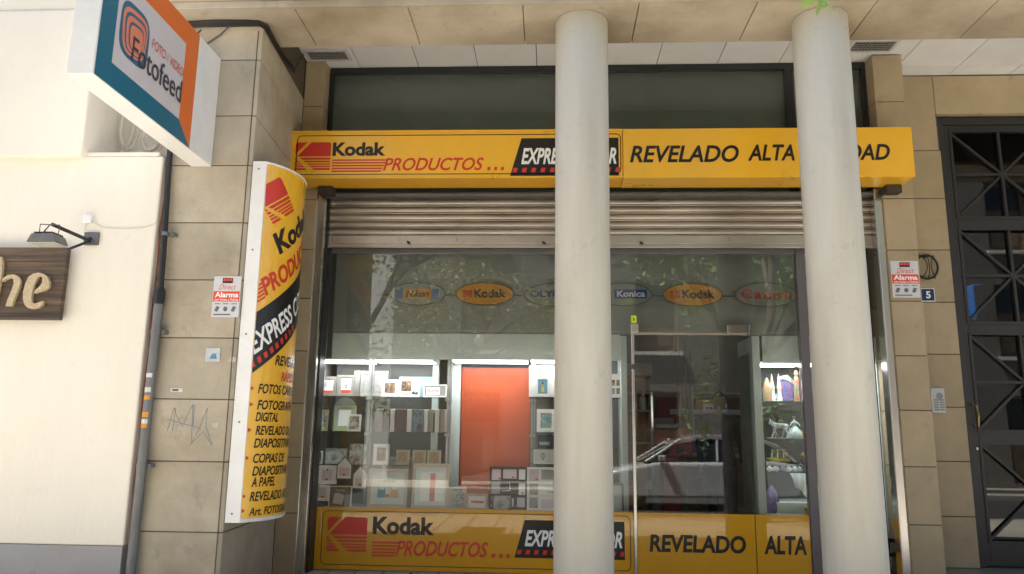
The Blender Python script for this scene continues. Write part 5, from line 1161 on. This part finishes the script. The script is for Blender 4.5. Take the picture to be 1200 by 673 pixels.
# alarm notices
def alarm(px, Y, lab):
    x0, x1, z0, z1 = rect(*px, Y); w_, h_ = x1-x0, z1-z0
    t = thing('alarm_notice', lab, 'sign', ((x0+x1)/2, Y, z0), 'alarm notices')
    MB().box(x0, x1, Y-.004, Y-.0005, z0, z1).build('plate', mat('notice silver', (.58, .58, .60), .4, var=.08, vscale=12), t)
    y = Y-.0048; U = lambda a: x0+w_*a; W = lambda a: z0+h_*a
    m = MB(); flat(m, [(U(.02), W(.38)), (U(.98), W(.38)), (U(.98), W(.63)), (U(.02), W(.63))], y); m.build('red_field', redt, t)
    m = MB(); flat(m, [(U(.32), W(.83)), (U(.70), W(.83)), (U(.70), W(.96)), (U(.32), W(.96))], y); m.build('badge', blk, t)
    m = MB()
    for k in range(3): flat(m, [(U(.35+.115*k), W(.88)), (U(.445+.115*k), W(.88)), (U(.445+.115*k), W(.945)), (U(.35+.115*k), W(.945))], y-.0006)
    m.build('badge_square', redt, t)
    m = MB(); txt(m, 'Direct', U(.2), U(.84), W(.67), W(.80), y, .45, 0); m.build('lettering', redt, t)
    m = MB(); txt(m, 'Alarma', U(.08), U(.94), W(.48), W(.61), y-.0006, 0, .03); txt(m, 'con Aviso a Policía', U(.08), U(.94), W(.40), W(.455), y-.0006, 0, .01); m.build('lettering', wht, t)
    m = MB()
    for k in range(3):
        cx = .2+.3*k
        flat(m, [(U(cx-.1), W(.15)), (U(cx+.02), W(.13)), (U(cx+.09), W(.25)), (U(cx-.03), W(.27))] if k != 1 else ell(U(cx), W(.2), w_*.08, h_*.06, 14), y)
        flat(m, [(U(cx-.1), W(.315)), (U(cx+.1), W(.315)), (U(cx+.1), W(.335)), (U(cx-.1), W(.335))], y)
    flat(m, [(U(.08), W(.05)), (U(.7), W(.05)), (U(.7), W(.08)), (U(.08), W(.08))], y); m.build('pictogram', mat('notice grey ink', (.12, .13, .15), .5), t)
alarm((249.5, 324, 281.5, 372), 5.368, 'silver and red alarm notice on the left stone pier beside the curved sign')
alarm((1044.5, 306, 1077, 349), 6.698, 'silver and red alarm notice on the right stone pier by the number plate')
x0, x1, z0, z1 = rect(241, 408, 258, 424, 5.368); t = tag(MB().box(x0, x1, 5.364, 5.3675, z0, z1).build('small_notice', mat('faded notice', (.50, .54, .57), .6, var=.2, vscale=30)), 'small faded blue and white notice under the alarm notice on the left pier', 'sticker')
m = MB(); flat(m, [(x0+.03, z0+.02), (x1-.02, z0+.02), (x1-.03, z0+.06), (x0+.05, z0+.055)], 5.3632); m.build('print', mat('faded blue', (.1, .25, .42), .6, var=.3, vscale=60), t)
x0, x1, z0, z1 = rect(200, 455, 214, 459.5, 5.368); t = tag(MB().box(x0, x1, 5.365, 5.3675, z0, z1).build('small_label', m_wh), 'narrow white label near the grey pipe above the graffiti', 'sticker')
MB().box(x0+.015, x1-.03, 5.3635, 5.3648, z0+.008, z1-.007).build('print', ink, t)
# torn white paper beside the graffiti
def torn(px, lab, seed):
    random.seed(seed); cx, cy = px; c = at(cx, cy, 5.3685); pts = []
    for k in range(16):
        a = 2*math.pi*k/16; rr = random.uniform(.5, 1); pts.append((c.x+.036*rr*math.cos(a), c.z+.026*rr*math.sin(a)))
    tag(MB().prism(pts, 5.3668, 5.3692, 'y').build('paper_scrap', mat('torn paper', (.46, .44, .40), .8, var=.2, vscale=40)), lab, 'paper scrap')
torn((253, 498), 'torn scrap of white paper right of the blue graffiti', 3); torn((272, 422), 'faint torn paper scrap beside the curved sign', 5)
m = MB(); gp = [[(196, 505), (204, 478), (208, 490), (214, 500), (217, 492), (226, 474), (224, 520), (232, 505), (243, 478), (241, 500), (248, 520)], [(197, 492), (212, 496), (235, 502)], [(222, 522), (238, 506), (248, 522)], [(206, 478), (202, 505)], [(228, 474), (226, 500)]]
for ln in gp:
    m.tube([(at(a, b, 5.368).x, 5.3695, at(a, b, 5.368).z) for a, b in ln], .0024, 5)
m.build('graffiti', mat('graffiti blue', (.20, .25, .28), .8, var=.3, vscale=30), bld)
# iron house door
YD = 7.2
idr = thing('house_door', 'dark iron house door with crossed bars over dark glass', 'door', (at(1180, 600, YD).x, YD, .1))
DX0 = XD+.002
DCX = at(1177, 203, YD).x
MBx = MB(); DX1 = DCX*2-DX0
zD0, zD1 = .102, ZDT
iron = mat('dark iron', (.032, .031, .031), .45, metal=.2, var=.15, vscale=6)
rows = [(at(1122, 635, YD).z, at(1122, 519, YD).z), (at(1122, 505, YD).z, at(1122, 391, YD).z), (at(1122, 378, YD).z, at(1122, 268, YD).z), (at(1122, 255, YD).z, at(1122, 153, YD).z)]
px0 = (at(1117, 200, YD).x+at(1130, 320, YD).x+at(1143, 450, YD).x+at(1156, 580, YD).x)/4
px1 = 2*DCX-px0
m = MB(); m.box(DX0, px0-.06, YD, YD+.1, zD0, zD1).box(px1+.06, DX1, YD, YD+.1, zD0, zD1).box(px0-.059, px1+.059, YD, YD+.1, rows[3][1]+.06, zD1); m.build('frame', iron, idr, bevel=.004)
m = MB().box(px0-.056, px0-.001, YD+.012, YD+.07, zD0+.01, rows[3][1]+.056).box(px1+.001, px1+.056, YD+.012, YD+.07, zD0+.01, rows[3][1]+.056)
m.box(px0, px1, YD+.012, YD+.07, zD0+.01, rows[0][0]).box(px0, px1, YD+.012, YD+.07, rows[3][1], rows[3][1]+.056)
for a, b in zip(rows[:-1], rows[1:]): m.box(px0, px1, YD+.012, YD+.07, a[1], b[0])
m.build('leaf_frame', iron, idr, bevel=.004)
for z0, z1 in rows:
    cz = (z0+z1)/2; y = YD+.032; m = MB()
    for a, b, r in (((px0, z0), (px1, z1), .011), ((px0, z1), (px1, z0), .011)):
        dx, dz = b[0]-a[0], b[1]-a[1]; ln = math.hypot(dx, dz); nx, nz = -dz/ln*r, dx/ln*r
        m.prism([(a[0]+nx, a[1]+nz), (a[0]-nx, a[1]-nz), (b[0]-nx, b[1]-nz), (b[0]+nx, b[1]+nz)], y-(.001 if a[1] > z0 else 0), y+.024, 'y')
    m.box(DCX-.012, DCX+.012, y-.003, y+.026, z0, z1).box(px0, px1, y-.005, y+.025, cz-.012, cz+.012)
    m.prism(ell(DCX, cz, .035, .035, 8), y-.008, y+.02, 'y'); m.build('cross_bars', iron, idr)
    MB().ring((px0-.012, px1+.012, z0-.012, z1+.012), (px0+.012, px1-.012, z0+.012, z1-.012), YD+.004, YD+.0115).build('bead', iron, idr)
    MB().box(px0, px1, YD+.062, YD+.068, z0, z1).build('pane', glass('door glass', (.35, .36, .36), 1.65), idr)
brass = mat('old brass', (.40, .26, .10), .35, metal=.9)
ha, hb = at(1146, 475, YD), at(1150, 500, YD); xh = px0-.032
m = MB().tube([(xh, YD, ha.z), (xh, YD-.05, ha.z-.005), (xh+.006, YD-.055, (ha.z+hb.z)/2), (xh, YD-.05, hb.z+.005), (xh, YD, hb.z)], .009, 10)
for z in (ha.z, hb.z): m.tube([(xh, YD-.02, z), (xh-.02, YD-.04, z+.012), (xh-.028, YD-.04, z)], .006, 8)
m.build('pull_handle', brass, idr, smooth=True)
lk = at(1148, 526, YD).z; MB().box(xh-.01, xh+.01, YD+.006, YD+.0115, lk-.012, lk+.012).build('keyhole', steel, idr)
# lobby behind
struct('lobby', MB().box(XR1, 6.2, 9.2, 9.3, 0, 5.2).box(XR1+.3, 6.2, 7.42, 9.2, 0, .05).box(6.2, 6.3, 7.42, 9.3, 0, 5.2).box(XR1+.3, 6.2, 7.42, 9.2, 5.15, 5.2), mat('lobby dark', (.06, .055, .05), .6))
x0, x1, z0, z1 = rect(1139, 334, 1151, 376, 7.5)
tag(MB().box(x0, x1, 7.45, 7.62, z0, z1).build('blue_reflection', mat('bright blue plastic', (.01, .16, .62), .35), bevel=.015), 'bright blue plastic tub showing behind the third pane row of the iron door', 'tub')  # solid block standing in for a street reflection in the pane
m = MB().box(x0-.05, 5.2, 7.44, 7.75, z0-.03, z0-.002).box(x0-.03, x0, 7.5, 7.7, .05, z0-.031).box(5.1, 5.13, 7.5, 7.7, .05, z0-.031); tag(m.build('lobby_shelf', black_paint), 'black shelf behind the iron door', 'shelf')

# ---------------------------------------------------------------- the street side (seen mirrored in the glass)
MIR = 2*YG
def mx(px, py, Y):  # point in plane Y (street side) that the window shows at this pixel
    d = ray(px, py); k = (MIR-Y)/d.y; return Vector((d.x*k, Y, d.z*k+EYE))
ob = thing('opposite_building', 'pale apartment house with shuttered windows across the street', 'building', (0, -9, -.13))
wallm = mat('pale street wall', (.76, .74, .70), .85, var=.12, vscale=.8); wallm2 = mat('shaded street wall', (.20, .185, .165), .85, var=.15, vscale=.8)  # right-hand wall darkened, its shade is put into the colour
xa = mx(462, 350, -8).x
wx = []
def facade(x0, x1, z0, z1, holes, m_, nm):
    xs = sorted({x0, x1, *[h[0] for h in holes], *[h[1] for h in holes]}); zs = sorted({z0, z1, *[h[2] for h in holes], *[h[3] for h in holes]}); m = MB()
    for a, b in zip(xs[:-1], xs[1:]):
        for c, d in zip(zs[:-1], zs[1:]):
            if any(h[0] <= (a+b)/2 <= h[1] and h[2] <= (c+d)/2 <= h[3] for h in holes): continue
            m.box(a, b, -8.4, -8.0, c, d)
    m.build(nm, m_, ob)
holesA = []; holesB = []
for z in (.0, 3.5, 6.6):
    hz = 2.4 if z == 0 else 2.1
    for x in (-12.6, -10, -7.4, -5.35): 
        if x+1.25 < xa-.3: holesA.append((x, x+1.25, z, z+hz))
    for x in (-2.6, -.1, 2.4, 5.0, 7.6, 10.2, 12.8, 15.4): holesB.append((x, x+1.2, z, z+hz))
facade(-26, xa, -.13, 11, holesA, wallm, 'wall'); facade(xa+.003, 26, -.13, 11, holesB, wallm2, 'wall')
MB().box(-26, 26, -12, -8.6, -.13, 11).build('core', mat('dark room', (.05, .045, .04), .9), ob)
shutm = mat('brown shutter', (.24, .18, .12), .7, var=.1)
for h in holesA+holesB:
    f = MB().ring(h, (h[0]+.07, h[1]-.07, h[2]+.07, h[3]-.07), -8.3, -8.2).build('window', shutm, ob)
    MB().box(h[0]+.07, h[1]-.07, -8.29, -8.27, h[2]+.07, h[2]+(h[3]-h[2])*.62).box(h[0]+.2, h[1]-.2, -8.265, -8.25, h[2]+.2, h[2]+(h[3]-h[2])*.55).build('shutter', shutm, f)
    MB().box(h[0]+.07, h[1]-.07, -8.29, -8.28, h[2]+(h[3]-h[2])*.63, h[3]-.07).build('pane', mat('street pane', (.03, .04, .05), .1), f)
    if h[2] > 1: MB().box(h[0]-.12, h[1]+.12, -8.0, -7.85, h[2]-.1, h[2]-.002).build('sill', wallm, f)
# trees of the street
leafm = [mat('leaf green', (.15, .23, .05), .55, island=.35), mat('leaf olive', (.25, .22, .06), .55, island=.4)]  # crown leaves coloured brighter to look sunlit and translucent
for lm in leafm:
    b = lm.node_tree.nodes['Principled BSDF']; b.inputs['Transmission Weight'].default_value = 0
barkm = mat('grey bark', (.11, .09, .07), .85, var=.3, vscale=5, bump=.6, bscale=25)
def tree(lab, base, limbs, nleaf, seed, lm, twigs=()):
    random.seed(seed); t = thing('street_tree', lab, 'tree', base, 'street trees'); m = MB(); tips = []
    for pts, r0 in limbs:
        n = len(pts); m.tube(pts, [r0*(1-.8*k/(n-1)) for k in range(n)], 10); tips.append(Vector(pts[-1])); tips.append((Vector(pts[-1])+Vector(pts[-2]))/2)
    cl = []
    for tip in tips:
        for k in range(7):
            d = Vector((random.gauss(0, 1), random.gauss(0, 1), random.gauss(.1, .6))); d = d.normalized()*random.uniform(.3, 1.0)
            m.tube([tip, tip+d*.5+Vector((0, 0, .05)), tip+d], [.022, .014, .005], 5); cl.append(tip+d)
    m.build('trunk', barkm, t, smooth=True)
    lf = MB()
    def leaf(p, s):
        a = Vector((random.gauss(0, 1), random.gauss(0, 1), random.gauss(-.3, .7))).normalized(); q = a.cross(Vector((random.gauss(0, 1), random.gauss(0, 1), random.gauss(0, 1)))).normalized()
        lf.add([p, p+a*s*.5+q*s*.22, p+a*s, p+a*s*.5-q*s*.22], [(0, 1, 2, 3)])
    for k in range(nleaf):
        c = random.choice(cl); p = c+Vector((random.gauss(0, .2), random.gauss(0, .2), random.gauss(0, .16)))
        leaf(p, random.uniform(.08, .16))
    for c, n in twigs:
        for k in range(n): leaf(Vector(c)+Vector((random.gauss(0, .03), random.gauss(0, .02), random.gauss(0, .012))), random.uniform(.06, .1))
    me = lf.build('crown', lm, t)
    return t
tw_ = at(957, 2, 3.1)
tree('street tree by the kerb with forked grey limbs, opposite the glass door', (3.3, 1.2, -.2),
     [([(3.3, 1.2, -.25), (3.32, 1.2, 1.0), (3.25, 1.2, 2.0)], .15), ([(3.25, 1.2, 1.9), (2.8, 1.25, 3.0), (2.2, 1.2, 3.9), (1.4, 1.0, 4.6)], .1), ([(3.25, 1.2, 2.0), (3.6, 1.3, 3.2), (3.7, 1.1, 4.3), (3.4, 1.0, 5.4)], .1), ([(3.3, 1.2, 2.2), (4.4, 1.0, 3.4), (5.2, .8, 4.6)], .08), ([(2.6, 1.22, 3.4), (2.6, .6, 4.3), (2.2, -.2, 5.0)], .06), ([(3.6, 1.3, 3.4), (3.8, .2, 4.3), (4.2, -.8, 5.0)], .06),
      ([(1.8, 1.1, 4.25), (1.45, 2.2, 4.0), (tw_.x+.05, 3.05, tw_.z+.22), (tw_.x, 3.1, tw_.z+.10)], .012)][:6],
     3600, 11, leafm[0])
random.seed(5)
t = thing('hanging_twig', 'sunlit twig of narrow green leaves hanging before the top of the right hand column', 'twig', (tw_.x, 3.1, tw_.z))
MB().tube([(1.8, 1.1, 4.25), (1.5, 2.2, 4.0), (tw_.x+.05, 3.02, tw_.z+.30), (tw_.x+.0, 3.1, tw_.z+.03)], [.012, .008, .004, .003], 6).build('stem', barkm, t, smooth=True)
lf = MB()
for k, (dx, dz, ln, an) in enumerate(((-.01, .02, .075, 205), (.0, .02, .06, 215), (.015, .03, .07, 300), (.02, .03, .085, 250), (.0, .04, .06, 225), (.03, .05, .06, 240), (.035, .04, .07, 255), (-.02, .045, .06, 190), (.05, .05, .06, 300), (-.03, .05, .09, 200), (.01, .05, .07, 270))):
    a = R_(an); ln *= 1.4; p = Vector((tw_.x+dx, 3.1-.004*k, tw_.z+dz-.012)); d = Vector((math.cos(a), -.25, math.sin(a)))*ln; q = Vector((-math.sin(a), 0.15, math.cos(a)))*ln*.10
    lf.add([p, p+d*.35+q, p+d*.7+q*.8, p+d, p+d*.7-q*.8, p+d*.35-q], [(0, 1, 2, 3, 4, 5)])
lf.build('leaf', mat('sunlit leaf', (.34, .46, .14), .3, var=.2), t)  # leaf colour brightened to carry direct sunlight
tree('street tree by the kerb with thin olive crown, left of the forked one', (-3.5, .95, -.2),
     [([(-3.5, .95, -.25), (-3.5, .95, 1.3), (-3.42, .95, 2.5)], .11), ([(-3.42, .95, 2.4), (-2.8, 1.0, 3.6), (-2.0, 1.1, 4.5)], .07), ([(-3.42, .95, 2.5), (-3.7, .8, 4.0), (-3.8, .7, 5.2)], .07), ([(-2.9, 1.0, 3.4), (-2.4, 1.6, 4.3), (-1.9, 2.0, 4.9)], .05), ([(-2.6, 1.0, 3.9), (-1.6, .6, 4.6), (-.8, .4, 5.0)], .05), ([(-2.4, 1.05, 4.1), (-1.5, 1.3, 4.9), (-.5, 1.5, 5.3)], .045)],
     3000, 17, leafm[1])
tree('street tree across the road with loose olive crown', (-2.4, -6.2, -.13), [([(-2.4, -6.2, -.15), (-2.35, -6.2, 1.4), (-2.3, -6.2, 2.6)], .13), ([(-2.3, -6.2, 2.5), (-2.9, -6.1, 3.8), (-3.2, -6, 4.8)], .08), ([(-2.3, -6.2, 2.6), (-1.7, -6.1, 3.9), (-1.2, -6, 5.0)], .08), ([(-2.3, -6.2, 2.6), (-2.3, -5.8, 4.2), (-2.2, -5.6, 5.6)], .07), ([(-1.9, -6.15, 3.4), (-.9, -6, 4.1), (-.2, -5.9, 4.4)], .05), ([(-2.3, -6.2, 2.6), (-1.2, -5.6, 3.3), (.3, -5.3, 3.9)], .05), ([(-2.3, -6.2, 2.7), (-2.8, -5.6, 3.4), (-3.4, -5.3, 3.8)], .05)], 4500, 21, leafm[1])
tree('street tree across the road behind the parked car', (5.2, -6.3, -.13), [([(5.2, -6.3, -.15), (5.15, -6.3, 1.4), (5.2, -6.3, 2.6)], .13), ([(5.2, -6.3, 2.5), (4.4, -6.1, 3.8), (3.9, -6, 5.0)], .08), ([(5.2, -6.3, 2.6), (5.8, -6.1, 3.9), (6.4, -6, 5.2)], .08), ([(5.2, -6.3, 2.6), (5.1, -5.8, 4.2), (5.0, -5.6, 5.8)], .07)], 2600, 31, leafm[0])
# parked car
cxl, cy0, cy1, gz = .85, -3.35, -1.65, -.262
car = thing('parked_car', 'silver grey hatchback parked along the street behind the camera', 'car', (cxl+2.0, (cy0+cy1)/2, gz))
paint = mat('silver paint', (.50, .51, .52), .3, metal=.1, coat=1.0, var=.02); cgl = mat('car glass', (.02, .025, .03), .06, coat=.5); tyre = mat('tyre rubber', (.015, .015, .015), .8)
lowp = [(0, .30), (.0, .55), (.10, .70), (.55, .82), (1.15, .93), (3.55, .98), (4.0, .92), (4.08, .55), (4.05, .28), (.1, .24)]
sec = [(0, 1.0, 0)]
m = MB()
for (ins, y) in ((.10, cy0), (0, cy0+.10), (0, cy1-.10), (.10, cy1)):
    m.v += [Vector((cxl+a+(ins*(.6 if a < 2 else -.6)), y, gz+b-(ins*.3 if b > .6 else 0))) for a, b in lowp]
nn = len(lowp)
for k in range(3):
    for j in range(nn): j2 = (j+1) % nn; m.f.append((k*nn+j, k*nn+j2, (k+1)*nn+j2, (k+1)*nn+j))
m.f += [tuple(range(nn)), tuple(range(3*nn, 4*nn))]
m.build('body', paint, car, bevel=.05, smooth=True, seg=3)
cab = [(1.0, .92), (1.75, 1.36), (2.2, 1.44), (3.2, 1.41), (3.75, 1.2), (3.98, .95)]
gl_ = MB(); ys = (cy0+.06, cy1-.06); tops = (cy0+.2, cy1-.2)
for s, (y0_, y1_) in enumerate(zip(ys, tops)):
    gl_.v += [Vector((cxl+a, y0_+(y1_-y0_)*(b-.92)/.5, gz+b-.012)) for a, b in cab]
n6 = len(cab); gl_.f = [tuple(range(n6)), tuple(range(2*n6-1, n6-1, -1))]+[(j, (j+1) % n6, (j+1) % n6+n6, j+n6) for j in range(n6)]
gl_.build('windows', cgl, car)
roof = MB(); rp_ = [(1.60, 1.345), (2.15, 1.472), (3.2, 1.45), (3.62, 1.29)]
for y in (tops[0]-.05, tops[1]+.05): roof.v += [Vector((cxl+a, y, gz+b+.004)) for a, b in rp_]
roof.v += [Vector((p.x, p.y, p.z-.09)) for p in roof.v]
for o_ in (0, 8): roof.f += [(o_+j, o_+j+1, o_+j+5, o_+j+4) for j in range(3)]
roof.f += [(j, j+1, j+9, j+8) for j in (0, 1, 2)]+[(j, j+1, j+9, j+8) for j in (4, 5, 6)]+[(0, 4, 12, 8), (3, 7, 15, 11)]
roof.build('roof', paint, car, bevel=.01)
for y, tp in zip(ys, tops):
    m = MB()
    for a, b in (((1.02, .93), (1.72, 1.37)), ((2.42, .95), (2.45, 1.45)), ((3.92, .97), (3.58, 1.3))):
        q = lambda c: (cxl+c[0], y+(tp-y)*(c[1]-.92)/.5+(-.01 if y == ys[0] else .01), gz+c[1]); m.tube([q(a), q(b)], .028, 8)
    m.build('pillar', paint, car)
for wx_ in (.72, 3.28):
    for wy in (cy0+.10, cy1-.10):
        wh = MB().lathe([(.30, -.09), (.315, -.06), (.315, .06), (.30, .09)], (0, 0, 0), 28).map(lambda p: (cxl+wx_+p.x, wy+p.z, gz+.315+p.y)).build('wheel', tyre, car, smooth=True)
        MB().lathe([(.20, -.094), (.21, .094)], (0, 0, 0), 20).map(lambda p: (cxl+wx_+p.x, wy+p.z, gz+.315+p.y)).build('rim', steel, wh)
for y in (cy0+.3, cy1-.3): MB().box(cxl-.01, cxl+.06, y-.14, y+.14, gz+.58, gz+.70).build('headlight', mat('lamp clear', (.7, .7, .7), .1), car, bevel=.02)
MB().box(cxl+1.25, cxl+1.4, cy1-.02, cy1+.14, gz+.95, gz+1.07).build('mirror', paint, car, bevel=.03)
# street lamp with globes, mirrored left of the orange panel
p = mx(535, 400, -5.6)
t = thing('street_lamp', 'black street lamp with two white globes across the road', 'lamp', (p.x, -5.6, -.13))
MB().lathe([(.11, 0), (.11, .25), (.05, .35), (.04, p.z-.2), (.03, p.z)], (p.x, -5.6, -.13), 14).build('post', black_paint, t, smooth=True)
MB().tube([(p.x-.6, -5.6, p.z-.25), (p.x, -5.6, p.z-.32), (p.x+.6, -5.6, p.z-.25)], .025, 8).build('arm', black_paint, t)
for dx in (-.6, .6): MB().lathe([(.05, -.16), (.11, -.08), (.14, .04), (.1, .14), (.04, .18)], (p.x+dx, -5.6, p.z), 16).build('globe', porc, t, smooth=True)
random.seed(1)
